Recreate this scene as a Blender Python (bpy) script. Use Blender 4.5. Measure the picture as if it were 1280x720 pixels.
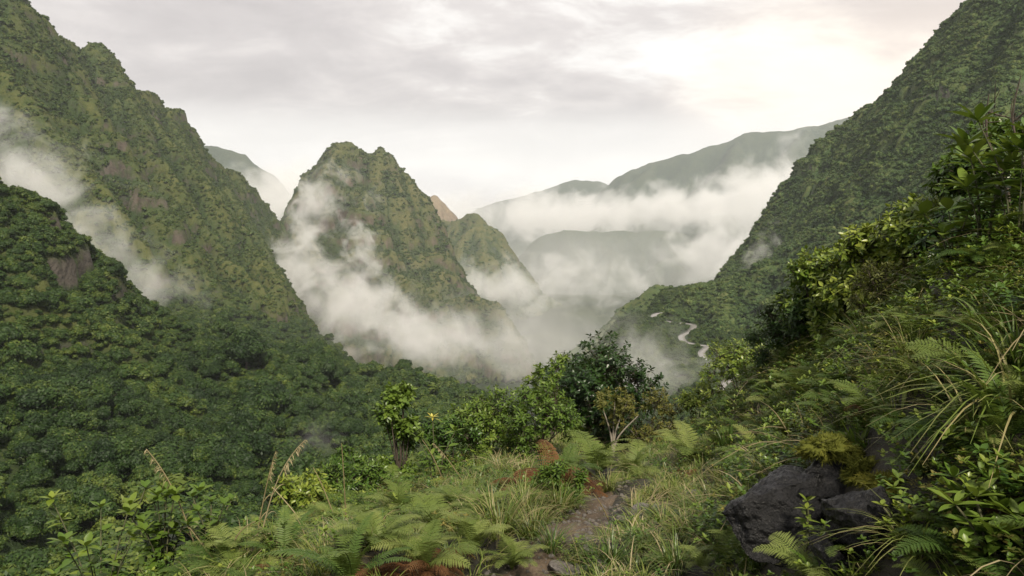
import bpy, math, random
import numpy as np
from mathutils import Vector, Matrix, Euler

# ------------------------------------------------------------------ clear
for o in list(bpy.data.objects):
    bpy.data.objects.remove(o)
S = bpy.context.scene
COL = S.collection
RNG = np.random.default_rng(7)
random.seed(7)

# ------------------------------------------------------------------ camera
EYE = Vector((0.0, 0.0, 1.65))
FPX = 28.0 / 36.0 * 1280.0
PITCH = math.atan(70.0 / FPX)
cd = bpy.data.cameras.new('camera')
cam = bpy.data.objects.new('camera', cd)
COL.objects.link(cam)
cd.lens = 28.0
cd.sensor_width = 36.0
cd.clip_start = 0.05
cd.clip_end = 60000.0
cam.location = EYE
cam.rotation_euler = (math.radians(90) - PITCH, 0, 0)
S.camera = cam

# ------------------------------------------------------------------ light and exposure
SUN_AZ = math.radians(163)        # measured from straight ahead towards the right
SUN_EL = math.radians(47)
S.view_settings.view_transform = 'Standard'
S.view_settings.look = 'None'
S.view_settings.exposure = 0.55
S.view_settings.gamma = 1.0
S.view_settings.use_curve_mapping = False

sl = bpy.data.lights.new('sun', 'SUN')
sl.energy = 4.4
sl.angle = math.radians(6)
sl.color = (1.0, 0.90, 0.74)
sun = bpy.data.objects.new('sun', sl)
COL.objects.link(sun)
sdir = Vector((math.sin(SUN_AZ) * math.cos(SUN_EL), math.cos(SUN_AZ) * math.cos(SUN_EL), math.sin(SUN_EL)))
sun.rotation_euler = sdir.to_track_quat('Z', 'Y').to_euler()


class NT:
    """small helper to write node trees"""
    def __init__(self, tree):
        self.t = tree
        tree.nodes.clear()

    def n(self, typ, **kw):
        nd = self.t.nodes.new(typ)
        ins = kw.pop('ins', {})
        for k, v in kw.items():
            setattr(nd, k, v)
        for k, v in ins.items():
            s = nd.inputs[k]
            if hasattr(v, 'is_output') or isinstance(v, bpy.types.NodeSocket):
                self.t.links.new(v, s)
            else:
                s.default_value = v
        return nd

    def math(self, op, a, b=None, c=None, clamp=False):
        nd = self.n('ShaderNodeMath', operation=op, use_clamp=clamp)
        for i, v in enumerate((a, b, c)):
            if v is None:
                continue
            if isinstance(v, bpy.types.NodeSocket):
                self.t.links.new(v, nd.inputs[i])
            else:
                nd.inputs[i].default_value = v
        return nd.outputs[0]

    def vmath(self, op, a, b=None):
        nd = self.n('ShaderNodeVectorMath', operation=op)
        for i, v in enumerate((a, b)):
            if v is None:
                continue
            if isinstance(v, bpy.types.NodeSocket):
                self.t.links.new(v, nd.inputs[i])
            else:
                nd.inputs[i].default_value = v
        return nd

    def noise(self, vec, scale, detail=4.0, rough=0.55, dist=0.0):
        nd = self.n('ShaderNodeTexNoise', ins={'Scale': scale, 'Detail': detail, 'Roughness': rough, 'Distortion': dist})
        if vec is not None:
            self.t.links.new(vec, nd.inputs['Vector'])
        return nd.outputs['Fac']

    def ramp(self, fac, stops, interp='LINEAR'):
        nd = self.n('ShaderNodeValToRGB')
        cr = nd.color_ramp
        cr.interpolation = interp
        while len(cr.elements) < len(stops):
            cr.elements.new(0.5)
        for e, (p, c) in zip(cr.elements, stops):
            e.position = p
            e.color = (*c, 1.0) if len(c) == 3 else c
        self.t.links.new(fac, nd.inputs['Fac'])
        return nd.outputs['Color']

    def smooth(self, v, lo, hi, a=0.0, b=1.0):
        nd = self.n('ShaderNodeMapRange', interpolation_type='SMOOTHSTEP')
        self.t.links.new(v, nd.inputs[0])
        for i, x in ((1, lo), (2, hi), (3, a), (4, b)):
            if isinstance(x, bpy.types.NodeSocket):
                self.t.links.new(x, nd.inputs[i])
            else:
                nd.inputs[i].default_value = x
        return nd.outputs[0]

    def mix(self, fac, a, b, blend='MIX'):
        nd = self.n('ShaderNodeMix', data_type='RGBA', blend_type=blend)
        for i, v in ((0, fac), (6, a), (7, b)):
            if isinstance(v, bpy.types.NodeSocket):
                self.t.links.new(v, nd.inputs[i])
            else:
                nd.inputs[i].default_value = v if not isinstance(v, tuple) or len(v) == 4 else (*v, 1.0)
        return nd.outputs[2]

    def link(self, a, b):
        self.t.links.new(a, b)


# ------------------------------------------------------------------ sky
W = bpy.data.worlds.new('World')
S.world = W
W.use_nodes = True
w = NT(W.node_tree)
SKY_K = 0.96
tc = w.n('ShaderNodeTexCoord').outputs['Generated']
sep = w.n('ShaderNodeSeparateXYZ', ins={0: tc})
dx_, dy_, dz_ = sep.outputs
zc = w.math('ADD', w.math('MAXIMUM', dz_, 0.0), 0.26)
px_ = w.math('DIVIDE', dx_, zc)
py_ = w.math('DIVIDE', dy_, zc)
pv = w.n('ShaderNodeCombineXYZ', ins={0: w.math('MULTIPLY', px_, 0.78), 1: py_, 2: 8.15}).outputs[0]
n1 = w.noise(pv, 1.6, 8.0, 0.55, 0.5)
n2 = w.noise(pv, 5.2, 8.0, 0.62, 0.4)
nn = w.math('ADD', w.math('MULTIPLY', n1, 0.66), w.math('MULTIPLY', n2, 0.34))
cl = w.ramp(nn, [(0.39, (0.445, 0.41, 0.405)), (0.475, (0.525, 0.485, 0.475)), (0.535, (0.625, 0.58, 0.56)), (0.58, (0.77, 0.735, 0.705)), (0.645, (0.90, 0.885, 0.865))])
# warm breaks towards the low sun
sv = w.vmath('DOT_PRODUCT', tc, (math.sin(math.radians(26)) * math.cos(math.radians(7)), math.cos(math.radians(26)) * math.cos(math.radians(7)), math.sin(math.radians(7)))).outputs['Value']
glow = w.math('MULTIPLY', w.smooth(sv, 0.955, 1.0), w.smooth(dz_, 0.16, 0.32, 1.0, 0.25))
warmn = w.smooth(nn, 0.44, 0.60)
cl = w.mix(w.math('MULTIPLY', glow, 0.60), cl, (0.96, 0.80, 0.67))
cl = w.mix(w.math('MULTIPLY', w.math('MULTIPLY', glow, warmn), 0.55), cl, (1.05, 0.95, 0.80))
# a bright strip of thin cloud over the horizon, with piled clouds low down
band = w.smooth(dz_, 0.0, 0.155, 1.0, 0.0)
cv = w.n('ShaderNodeCombineXYZ', ins={0: w.math('MULTIPLY', dx_, 1.0), 1: w.math('MULTIPLY', dy_, 1.0), 2: w.math('MULTIPLY', dz_, 2.6)}).outputs[0]
n3 = w.noise(cv, 7.0, 6.0, 0.55, 0.3)
low = w.ramp(n3, [(0.36, (0.70, 0.66, 0.645)), (0.50, (0.84, 0.80, 0.765)), (0.60, (0.95, 0.905, 0.85))])
cl = w.mix(w.smooth(band, 0.08, 0.62), cl, low)
strip = w.math('MULTIPLY', w.smooth(dz_, 0.045, 0.085), w.smooth(dz_, 0.115, 0.165, 1.0, 0.0))
cl = w.mix(w.math('MULTIPLY', strip, 0.55), cl, (0.99, 0.965, 0.92))
# the sky is darker overhead and away from the bright quarter
cl = w.mix(w.smooth(dz_, 0.36, 0.85, 0.0, 0.25), cl, (0.30, 0.31, 0.33))
cl = w.mix(w.smooth(dy_, -0.45, 0.45, 0.22, 0.0), cl, (0.30, 0.31, 0.33))
# dim ground side
cl = w.mix(w.smooth(dz_, -0.06, 0.0, 1.0, 0.0), cl, (0.30, 0.30, 0.29))
skyt = w.n('ShaderNodeTexSky', sky_type='NISHITA')
skyt.sun_disc = False
skyt.sun_elevation = SUN_EL
skyt.sun_rotation = SUN_AZ
skyt.altitude = 900
cl10 = w.vmath('SCALE', cl)
cl10.inputs['Scale'].default_value = 10.0 * SKY_K
mx = w.mix(0.96, skyt.outputs[0], cl10.outputs[0])
bg = w.n('ShaderNodeBackground', ins={'Color': mx, 'Strength': 0.1})
wo = w.n('ShaderNodeOutputWorld', ins={'Surface': bg.outputs[0]})

# ------------------------------------------------------------------ render settings
cy = S.cycles
cy.use_denoising = True
cy.use_adaptive_sampling = True
cy.adaptive_threshold = 0.012
cy.max_bounces = 10
cy.diffuse_bounces = 3
cy.glossy_bounces = 2
cy.transmission_bounces = 3
cy.transparent_max_bounces = 8
cy.volume_bounces = 8
cy.volume_step_rate = 0.35
cy.volume_max_steps = 128
cy.sample_clamp_indirect = 6.0
cy.caustics_reflective = False
cy.caustics_refractive = False


# ------------------------------------------------------------------ pixel -> world helpers
def ray(px, py):
    dx, dy = (px - 640.0) / FPX, (360.0 - py) / FPX
    c, s = math.cos(PITCH), math.sin(PITCH)
    return Vector((dx, c + dy * s, -s + dy * c))


def at(px, py, Y):
    d = ray(px, py)
    return EYE + d * (Y / d.y)


# ------------------------------------------------------------------ numpy noise
_perm = np.random.default_rng(11).permutation(256).astype(np.int64)
_perm = np.concatenate([_perm, _perm, _perm])
_g = np.random.default_rng(12).normal(size=(256, 3))
_g /= np.linalg.norm(_g, axis=1)[:, None]


def perlin(x, y, z=0.0):
    x, y, z = np.broadcast_arrays(np.asarray(x, float), np.asarray(y, float), np.asarray(z, float))
    xi, yi, zi = np.floor(x).astype(np.int64), np.floor(y).astype(np.int64), np.floor(z).astype(np.int64)
    xf, yf, zf = x - xi, y - yi, z - zi
    u, v, ww = [t * t * t * (t * (t * 6 - 15) + 10) for t in (xf, yf, zf)]
    out = 0.0
    for i in (0, 1):
        wu = u if i else 1 - u
        for j in (0, 1):
            wv = v if j else 1 - v
            for k in (0, 1):
                wk = ww if k else 1 - ww
                h = _perm[_perm[_perm[(xi + i) & 255] + ((yi + j) & 255)] + ((zi + k) & 255)]
                g = _g[h]
                out = out + wu * wv * wk * (g[..., 0] * (xf - i) + g[..., 1] * (yf - j) + g[..., 2] * (zf - k))
    return out * 1.6


def fbm(x, y, z=0.0, oct=4, gain=0.5):
    s, a, f = 0.0, 1.0, 1.0
    for o in range(oct):
        s = s + a * perlin(x * f + 17.3 * o, y * f - 9.1 * o, z * f + 5.7 * o)
        a *= gain
        f *= 2.03
    return s


def ridged(x, y, z=0.0, oct=4):
    s, a, f = 0.0, 1.0, 1.0
    for o in range(oct):
        s = s + a * (1.0 - 2.0 * np.abs(perlin(x * f + 31.3 * o, y * f + 11.1 * o, z * f)))
        a *= 0.5
        f *= 2.07
    return s / 1.9


def sstep(lo, hi, v):
    t = np.clip((v - lo) / (hi - lo), 0, 1)
    return t * t * (3 - 2 * t)


# ------------------------------------------------------------------ mesh helpers
def mesh_np(name, V, F, smooth=True, mats=(), attr=None, corner_attr=None):
    """V: n x 3 ; F: list of (m x k) int arrays (quads and/or tris)"""
    me = bpy.data.meshes.new(name)
    if not isinstance(F, (list, tuple)):
        F = [F]
    F = [np.asarray(f, np.int32) for f in F if len(f)]
    me.vertices.add(len(V))
    me.vertices.foreach_set('co', np.asarray(V, np.float32).ravel())
    if not F:
        me.update()
        return me
    nl = sum(f.size for f in F)
    npoly = sum(len(f) for f in F)
    me.loops.add(nl)
    me.polygons.add(npoly)
    me.loops.foreach_set('vertex_index', np.concatenate([f.ravel() for f in F]))
    ls, k = [], 0
    for f in F:
        ls.append(k + np.arange(len(f)) * f.shape[1])
        k += f.size
    me.polygons.foreach_set('loop_start', np.concatenate(ls).astype(np.int32))
    me.polygons.foreach_set('use_smooth', np.full(npoly, smooth, bool))
    if attr:
        for nm, val in attr.items():
            a = me.attributes.new(nm, 'FLOAT', 'POINT')
            a.data.foreach_set('value', np.asarray(val, np.float32).ravel())
    for m in mats:
        me.materials.append(m)
    me.update()
    me.validate()
    return me


def link(name, me, parent=None, loc=None):
    o = bpy.data.objects.new(name, me)
    COL.objects.link(o)
    if parent is not None:
        o.parent = parent
    if loc is not None:
        o.location = loc
    return o


def tag(o, label=None, cat=None, group=None, kind=None):
    if label:
        o['label'] = label
    if cat:
        o['category'] = cat
    if group:
        o['group'] = group
    if kind:
        o['kind'] = kind
    return o


def new_mat(name):
    m = bpy.data.materials.new(name)
    m.use_nodes = True
    return m, NT(m.node_tree)


# ================================================================== TERRAIN MATERIALS
def slope_material(name, dark, mid, light, rock, rock_lo, rock_hi, s=1.0, bump=1.0, rough=0.9):
    m, t = new_mat(name)
    geo = t.n('ShaderNodeNewGeometry')
    pos = geo.outputs['Position']
    nz = t.n('ShaderNodeSeparateXYZ', ins={0: geo.outputs['Normal']}).outputs[2]
    a = t.noise(pos, 0.012 * s, 5, 0.6)
    plants = t.n('ShaderNodeAttribute', attribute_name='plants').outputs['Fac']   # 0 woody gully, 1 open grassy rib; the tint also paints in relief shade
    b = t.noise(pos, 0.09 * s, 5, 0.65)
    c = t.noise(pos, 0.45 * s, 4, 0.6)
    mixv = t.math('ADD', t.math('ADD', t.math('MULTIPLY', a, 0.36), t.math('MULTIPLY', plants, 0.14)), t.math('ADD', t.math('MULTIPLY', b, 0.33), t.math('MULTIPLY', c, 0.15)))
    col = t.ramp(mixv, [(0.36, dark), (0.49, mid), (0.62, light)])
    stv = t.vmath('MULTIPLY', pos, (0.10 * s, 0.10 * s, 0.022 * s)).outputs[0]
    rk = t.noise(stv, 1.0, 5, 0.65)
    rockc = t.mix(t.smooth(rk, 0.35, 0.65), tuple(v * 0.45 for v in rock), rock)
    stp = t.math('ADD', nz, t.math('MULTIPLY', t.math('SUBTRACT', b, 0.5), 0.75))
    stp = t.math('ADD', stp, t.math('MULTIPLY', t.math('SUBTRACT', a, 0.5), 0.7))
    rf = t.smooth(stp, rock_lo, rock_hi, 1.0, 0.0)
    col = t.mix(rf, col, rockc)
    bm = t.n('ShaderNodeBump', ins={'Strength': 0.9 * bump, 'Distance': 2.2 / s, 'Height': t.math('ADD', b, t.math('MULTIPLY', c, 0.5))})
    bs = t.n('ShaderNodeBsdfPrincipled', ins={'Base Color': col, 'Roughness': rough, 'Normal': bm.outputs[0]})
    bs.inputs['Specular IOR Level'].default_value = 0.2
    t.n('ShaderNodeOutputMaterial', ins={'Surface': bs.outputs[0]})
    return m


M_MASSIF = slope_material('massif_green', (0.018, 0.034, 0.011), (0.032, 0.052, 0.015), (0.072, 0.080, 0.023), (0.090, 0.075, 0.060), 0.14, 0.42)
M_RIGHT = slope_material('right_slope_green', (0.022, 0.046, 0.016), (0.046, 0.076, 0.024), (0.092, 0.108, 0.034), (0.085, 0.078, 0.066), 0.10, 0.34)
M_PEAK = slope_material('peak_green', (0.022, 0.040, 0.017), (0.046, 0.064, 0.022), (0.092, 0.092, 0.034), (0.115, 0.090, 0.066), 0.15, 0.44, s=0.6)
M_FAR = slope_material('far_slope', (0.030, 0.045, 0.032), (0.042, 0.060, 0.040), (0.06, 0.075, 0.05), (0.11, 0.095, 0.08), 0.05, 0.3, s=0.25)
M_SUNTINT = slope_material('sunlit_tint_rock', (0.08, 0.07, 0.045), (0.14, 0.115, 0.075), (0.21, 0.16, 0.10), (0.23, 0.175, 0.12), 0.3, 0.8, s=0.4)  # warm sunlight on the far tip, painted into the rock colour
M_HILL = slope_material('spur_green', (0.009, 0.018, 0.006), (0.020, 0.034, 0.010), (0.055, 0.064, 0.018), (0.075, 0.066, 0.056), 0.22, 0.46)
M_FLOOR = slope_material('valley_green', (0.009, 0.018, 0.006), (0.018, 0.032, 0.010), (0.040, 0.055, 0.018), (0.07, 0.06, 0.05), 0.0, 0.18)


# ================================================================== RIDGE-BUILT MOUNTAINS
def seg_field(X, Y, lines, prof, reach, xs, ys, step, pad):
    """height of the highest ridge surface at each point; each segment only looks at the points within its reach"""
    best = np.full(X.shape, -1e9)
    D = np.zeros(X.shape)
    T = np.zeros(X.shape)
    for li, (L, rc_) in enumerate(zip(lines, reach)):
        s0 = li * 913.7
        for (x0, y0, z0), (x1, y1, z1) in zip(L[:-1], L[1:]):
            R = rc_ + pad
            i0 = max(0, int((min(x0, x1) - R - xs[0]) / step))
            i1 = min(len(xs), int((max(x0, x1) + R - xs[0]) / step) + 2)
            j0 = max(0, int((min(y0, y1) - R - ys[0]) / step))
            j1 = min(len(ys), int((max(y0, y1) + R - ys[0]) / step) + 2)
            ex, ey = x1 - x0, y1 - y0
            l2 = ex * ex + ey * ey + 1e-9
            if i1 <= i0 or j1 <= j0:
                s0 += math.sqrt(l2)
                continue
            sl_ = (slice(j0, j1), slice(i0, i1))
            x, y = X[sl_], Y[sl_]
            t = np.clip(((x - x0) * ex + (y - y0) * ey) / l2, 0, 1)
            dx, dy = x - (x0 + t * ex), y - (y0 + t * ey)
            d = np.sqrt(dx * dx + dy * dy)
            h = z0 + t * (z1 - z0) - prof(d)
            side = np.where(ex * dy - ey * dx > 0, 0.0, 377.0)
            mk = h > best[sl_]
            best[sl_] = np.where(mk, h, best[sl_])
            D[sl_] = np.where(mk, d, D[sl_])
            T[sl_] = np.where(mk, s0 + side + t * math.sqrt(l2), T[sl_])
            s0 += math.sqrt(l2)
    return best, D, T


def add_spurs(lines, rng, gap, length, drop, start_len=0.0):
    """side spurs that leave each ridge line and run down its flanks"""
    out = []
    for L in lines:
        P = np.array(L, float)
        seg = np.linalg.norm(np.diff(P[:, :2], axis=0), axis=1)
        cum = np.concatenate([[0], np.cumsum(seg)])
        s = gap * rng.uniform(0.3, 0.8)
        k = int(rng.integers(2))
        while s < cum[-1]:
            p = np.array([np.interp(s, cum, P[:, q]) for q in range(3)])
            i = min(np.searchsorted(cum, s), len(P) - 1)
            tdir = (P[i] - P[max(i - 1, 0)])[:2]
            tdir = tdir / (np.linalg.norm(tdir) + 1e-9)
            zs = (P[-1, 2] - P[0, 2])
            dn = tdir if P[i, 2] <= P[max(i - 1, 0), 2] else -tdir
            sd = 1 if k % 2 else -1
            nd = np.array([-tdir[1], tdir[0]]) * sd
            dr = nd * 0.85 + dn * 0.5 + rng.normal(size=2) * 0.16
            dr /= np.linalg.norm(dr)
            ln = length * rng.uniform(0.6, 1.35)
            bend = rng.normal() * 0.25
            d2 = np.array([dr[0] - bend * dr[1], dr[1] + bend * dr[0]])
            m1 = p + np.array([*(dr * ln * 0.45), -drop * ln * 0.36])
            m2 = m1 + np.array([*(d2 * ln * 0.55), -drop * ln * 0.72])
            out.append([tuple(p - np.array([0, 0, 1.5])), tuple(m1), tuple(m2)])
            s += gap * rng.uniform(0.6, 1.4)
            k += 1
    return out


class Terrain:
    """a height field over a rectangle, kept for planting things on it"""
    def __init__(self, x0, x1, y0, y1, step, fn):
        self.xs = np.arange(x0, x1 + step, step)
        self.ys = np.arange(y0, y1 + step, step)
        X, Y = np.meshgrid(self.xs, self.ys)
        self.X, self.Y, self.step = X, Y, step
        self.Z = fn(X, Y)
        gy, gx = np.gradient(self.Z, step)
        self.NZ = 1.0 / np.sqrt(1 + gx * gx + gy * gy)
        Zb = self.Z.copy()
        for _ in range(int(150 / step)):
            Zb[1:-1, 1:-1] = (Zb[1:-1, 1:-1] * 2 + Zb[:-2, 1:-1] + Zb[2:, 1:-1] + Zb[1:-1, :-2] + Zb[1:-1, 2:]) / 6
        self.C = Zb - self.Z
        self.PL = sstep(-3.5, 3.5, -self.C + 1.6 * fbm(self.X / 30, self.Y / 30, 0.7, 3))

    def sample(self, x, y, what=None):
        A = self.Z if what is None else what
        fx = np.clip((np.asarray(x) - self.xs[0]) / self.step, 0, len(self.xs) - 1.001)
        fy = np.clip((np.asarray(y) - self.ys[0]) / self.step, 0, len(self.ys) - 1.001)
        i, j = fx.astype(int), fy.astype(int)
        u, v = fx - i, fy - j
        return (A[j, i] * (1 - u) + A[j, i + 1] * u) * (1 - v) + (A[j + 1, i] * (1 - u) + A[j + 1, i + 1] * u) * v

    def build(self, name, mat, zmin=-1e9, kind='structure', veg=0.0, vs=8.0, label=None):
        X, Y, Z = self.X, self.Y, self.Z
        ny, nx = X.shape
        V = np.stack([X, Y, Z], -1)
        if veg:
            gy, gx = np.gradient(Z, self.step)
            N = np.stack([-gx, -gy, np.ones_like(Z)], -1)
            N /= np.linalg.norm(N, axis=-1, keepdims=True)
            b = 1.0 - np.abs(perlin(X / vs, Y / vs, Z / vs)) * 1.6 + 0.5 * (1 - np.abs(perlin(X / vs * 2.2, Y / vs * 2.2, Z / vs * 2.2)) * 1.6)
            V = V + N * (b * veg)[..., None]
        idx = np.arange(ny * nx).reshape(ny, nx)
        F = np.stack([idx[:-1, :-1], idx[:-1, 1:], idx[1:, 1:], idx[1:, :-1]], -1).reshape(-1, 4)
        V = V.reshape(-1, 3)
        keep = V[F, 2].max(1) > zmin
        F = F[keep]
        used = np.unique(F)
        mp = np.full(len(V), -1)
        mp[used] = np.arange(len(used))
        me = mesh_np(name, V[used], mp[F], True, [mat], {'plants': self.PL.ravel()[used]})
        o = link(name, me)
        tag(o, label, None, None, kind)
        return o


def mountain(name, lines, prof, mat, step, pad, zmin, rib=(0, 40, 40), warp=(6, 50), rough=(2.0, 25), veg=0.0, vs=8.0, seed=0.0, label=None, steps=0.0, carve=False, spurs=None, spur_lines=99, spur_x=-9.0, spur_xm=9.0):
    L = [[tuple(at(*p)) for p in ln] for ln in lines]
    P = np.array([p for ln in L for p in ln])
    x0, x1, y0, y1 = P[:, 0].min() - pad, P[:, 0].max() + pad, P[:, 1].min() - pad, P[:, 1].max() + pad

    reach = [pad] * len(L)
    if spurs:
        gap, length, drop = spurs
        rs = np.random.default_rng(int(seed * 10))
        a = add_spurs(L[:spur_lines], rs, gap, length, drop)
        a = [q for q in a if spur_x < (q[2][0] - q[0][0]) / (math.hypot(q[2][0] - q[0][0], q[2][1] - q[0][1]) + 1e-9) < spur_xm]
        b = add_spurs(a, rs, gap * 0.55, length * 0.34, drop * 1.25)
        L = L + a + b
        reach += [length * 2.0] * len(a) + [length * 0.9] * len(b)
    gx_, gy_ = np.arange(x0, x1 + step, step), np.arange(y0, y1 + step, step)

    def fn(X, Y):
        wx = fbm(X / warp[1], Y / warp[1], seed, 4) * warp[0]
        wy = fbm(X / warp[1], Y / warp[1], seed + 9.3, 4) * warp[0]
        h, D, T = seg_field(X + wx, Y + wy, L, prof, reach, gx_, gy_, step, warp[0] * 2)
        amp, length, d0 = rib
        if amp:
            g = np.clip(D / d0, 0, 1)
            r = ridged(T / length, D / (length * 5.0), seed + 3.3, 4)
            h = h + amp * g * (r - 0.45)
            r2 = ridged(T / length * 2.7 + 4.4, D / (length * 3.0), seed + 7.3, 3)
            h = h + amp * 0.35 * g * (r2 - 0.45)
        h = h + rough[0] * fbm(X / rough[1], Y / rough[1], seed + 1.7, 5, 0.55)
        if steps:
            q = h / steps + 0.9 * fbm(X / (steps * 4), Y / (steps * 4), seed, 3)
            fr = q - np.floor(q)
            mk = sstep(-0.15, 0.35, fbm(X / (steps * 3.2), Y / (steps * 3.2), h / (steps * 2.0) + seed, 3))
            h = h + steps * mk * (sstep(0.30, 0.66, fr) - fr) * 0.55
        if carve:
            d, rz = road_near(X, Y)
            k = sstep(5, 17, d)
            h = np.minimum(h, (rz - 1.0) * (1 - k) + h * k)
        return h
    T = Terrain(x0, x1, y0, y1, step, fn)
    T.obj = T.build(name, mat, zmin, 'structure', veg, vs, label)
    return T


def prof(a, r, d1=1e9, b=0.0):
    def f(d):
        e = np.sqrt(d * d + r * r) - r
        return a * np.minimum(e, d1) + b * np.maximum(e - d1, 0)
    return f


ROAD = [(829, 391, 778), (821, 392, 774), (817, 395, 768), (822, 399, 758), (842, 403, 740), (866, 406, 722), (862, 414, 700), (852, 420, 684), (856, 427, 668), (872, 431, 655), (884, 433, 648), (877, 440, 632), (880, 447, 618), (892, 452, 606), (912, 457, 592), (938, 462, 578), (962, 466, 566), (975, 474, 548), (950, 479, 535), (915, 475, 527), (903, 482, 517), (897, 490, 507)]
ROADP = np.array([tuple(at(*p)) for p in ROAD])


def spline(P, n=12):
    P = np.asarray(P, float)
    out = []
    for i in range(len(P) - 1):
        p0, p1, p2, p3 = P[max(i - 1, 0)], P[i], P[i + 1], P[min(i + 2, len(P) - 1)]
        for t in np.linspace(0, 1, n, endpoint=False):
            out.append(0.5 * (2 * p1 + (p2 - p0) * t + (2 * p0 - 5 * p1 + 4 * p2 - p3) * t * t + (3 * p1 - p0 - 3 * p2 + p3) * t ** 3))
    out.append(P[-1])
    return np.array(out)


ROADS = spline(ROADP, 10)


def road_near(X, Y):
    d2 = np.full(X.shape, 1e12)
    z = np.zeros(X.shape)
    for p in ROADS:
        q = (X - p[0]) ** 2 + (Y - p[1]) ** 2
        mk = q < d2
        d2 = np.where(mk, q, d2)
        z = np.where(mk, p[2], z)
    return np.sqrt(d2), z


# left massif: skyline ridge and the ribs that come down from it
T_MASSIF = mountain('mountain', [
    [(-230, -330, 800), (-60, -150, 860), (25, -8, 920), (48, 34, 960), (62, 46, 1050), (75, 45, 1090), (86, 52, 1110), (97, 66, 1120), (109, 57, 1130), (124, 57, 1140), (138, 68, 1150), (150, 92, 1165), (165, 114, 1180), (203, 129, 1240), (225, 141, 1290), (243, 167, 1320), (258, 189, 1360), (276, 211, 1400), (299, 217, 1440), (325, 243, 1490), (344, 270, 1530), (368, 312, 1570)],
    [(25, -8, 920), (52, 44, 900), (80, 84, 880), (112, 126, 860), (139, 163, 845), (161, 205, 830), (199, 243, 815), (240, 305, 800), (285, 372, 790)],
    [(-120, -60, 800), (-20, 60, 770), (35, 112, 750), (65, 160, 735), (100, 205, 720), (140, 255, 706), (190, 325, 690)],
    [(138, 70, 1150), (152, 100, 1110), (172, 150, 1060), (200, 202, 1010), (245, 272, 950), (300, 342, 890), (340, 372, 860)],
    [(203, 129, 1240), (236, 190, 1160), (270, 240, 1090), (310, 300, 1010), (350, 350, 950)],
    [(258, 189, 1360), (292, 250, 1260), (330, 318, 1150), (362, 362, 1060)],
    [(97, 66, 1120), (104, 140, 1010), (120, 190, 940)],
    [(165, 114, 1180), (205, 170, 1080), (262, 232, 1010)],
], prof(2.0, 6, 230, 0.7), M_MASSIF, 2.4, 220, -110, rib=(12, 30, 26), warp=(7, 60), rough=(3.2, 30), veg=1.2, vs=6.0, seed=1.3, steps=30, spur_xm=0.55, spurs=(88, 190, 0.90), label='steep green left mountain with ribbed rocky flank')

# near hill on the left with a cliff at its foot
T_HILL = mountain('hill', [[(u_, v_, y_ * 1.4) for (u_, v_, y_) in q_] for q_ in [
    [(-260, 130, 190), (-120, 185, 205), (-40, 218, 214), (0, 236, 218), (30, 246, 221), (60, 268, 225), (85, 298, 229), (108, 318, 233)],
    [(108, 318, 233), (120, 322, 250), (150, 362, 258), (168, 385, 262), (176, 408, 264)],
    [(0, 236, 218), (18, 300, 206), (40, 360, 198), (60, 420, 192)],
    [(85, 298, 229), (95, 340, 222), (110, 390, 217), (118, 400, 216)],
]], prof(1.75, 4, 80, 0.6), M_HILL, 1.2, 100, -80, rib=(5, 12, 16), warp=(3, 18), rough=(1.6, 10), veg=0.4, vs=3.0, seed=4.1, steps=20, spurs=(26, 46, 0.75), label='dark wooded spur with a rock cliff')

# central peak
T_PEAK = mountain('mountain', [
    [(345, 318, 1880), (360, 270, 1850), (378, 236, 1830), (395, 206, 1815), (410, 189, 1805), (420, 181, 1800), (434, 179, 1800), (452, 192, 1805), (463, 193, 1808), (472, 186, 1806), (482, 190, 1806), (505, 218, 1815), (525, 244, 1822), (540, 280, 1830), (555, 315, 1838), (572, 350, 1845)],
    [(434, 179, 1800), (440, 214, 1760), (446, 236, 1730), (454, 242, 1690), (470, 276, 1660), (488, 312, 1640), (508, 345, 1630), (530, 372, 1600)],
    [(480, 190, 1806), (492, 240, 1770), (510, 295, 1740), (535, 340, 1720), (556, 375, 1700)],
    [(410, 189, 1805), (408, 240, 1770), (405, 300, 1730), (410, 350, 1690)],
    [(505, 345, 1560), (540, 366, 1500), (560, 392, 1480)],
    [(560, 380, 1560), (592, 370, 1540), (618, 378, 1520), (632, 396, 1500)],
], prof(2.0, 11, 190, 0.8), M_PEAK, 3.0, 190, -260, rib=(18, 36, 36), warp=(9, 70), rough=(6.0, 40), veg=2.2, vs=9.0, seed=7.7, steps=44, spur_x=-0.6, spur_xm=0.42, spurs=(105, 200, 1.0), label='central twin-topped green peak')

# second peak behind it
T_PEAK2 = mountain('mountain', [
    [(520, 268, 2760), (545, 276, 2720), (566, 279, 2680), (586, 271, 2640), (596, 269, 2620), (606, 280, 2620), (621, 300, 2630), (636, 327, 2640), (650, 360, 2650)],
    [(596, 269, 2620), (600, 300, 2540), (606, 340, 2470)],
    [(560, 279, 2690), (566, 320, 2600), (580, 360, 2520)],
], prof(1.35, 8, 200, 0.8), M_PEAK, 5.0, 260, -300, rib=(50, 70, 80), warp=(18, 90), rough=(10, 60), veg=3.0, vs=14.0, seed=12.7, spur_x=-0.6, spur_xm=0.35, spurs=(110, 190, 0.9), label='smaller pointed peak behind the central one')
T_TIP = mountain('mountain', [
    [(512, 300, 3450), (530, 262, 3400), (541, 243, 3380), (548, 249, 3380), (560, 270, 3400), (582, 300, 3450)],
], prof(1.3, 8, 250, 0.8), M_SUNTINT, 6.0, 240, -300, rib=(24, 60, 70), warp=(10, 90), rough=(7, 60), veg=2.0, vs=14.0, seed=15.7, label='rock tip tinted as if sunlit behind the second peak')

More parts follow.
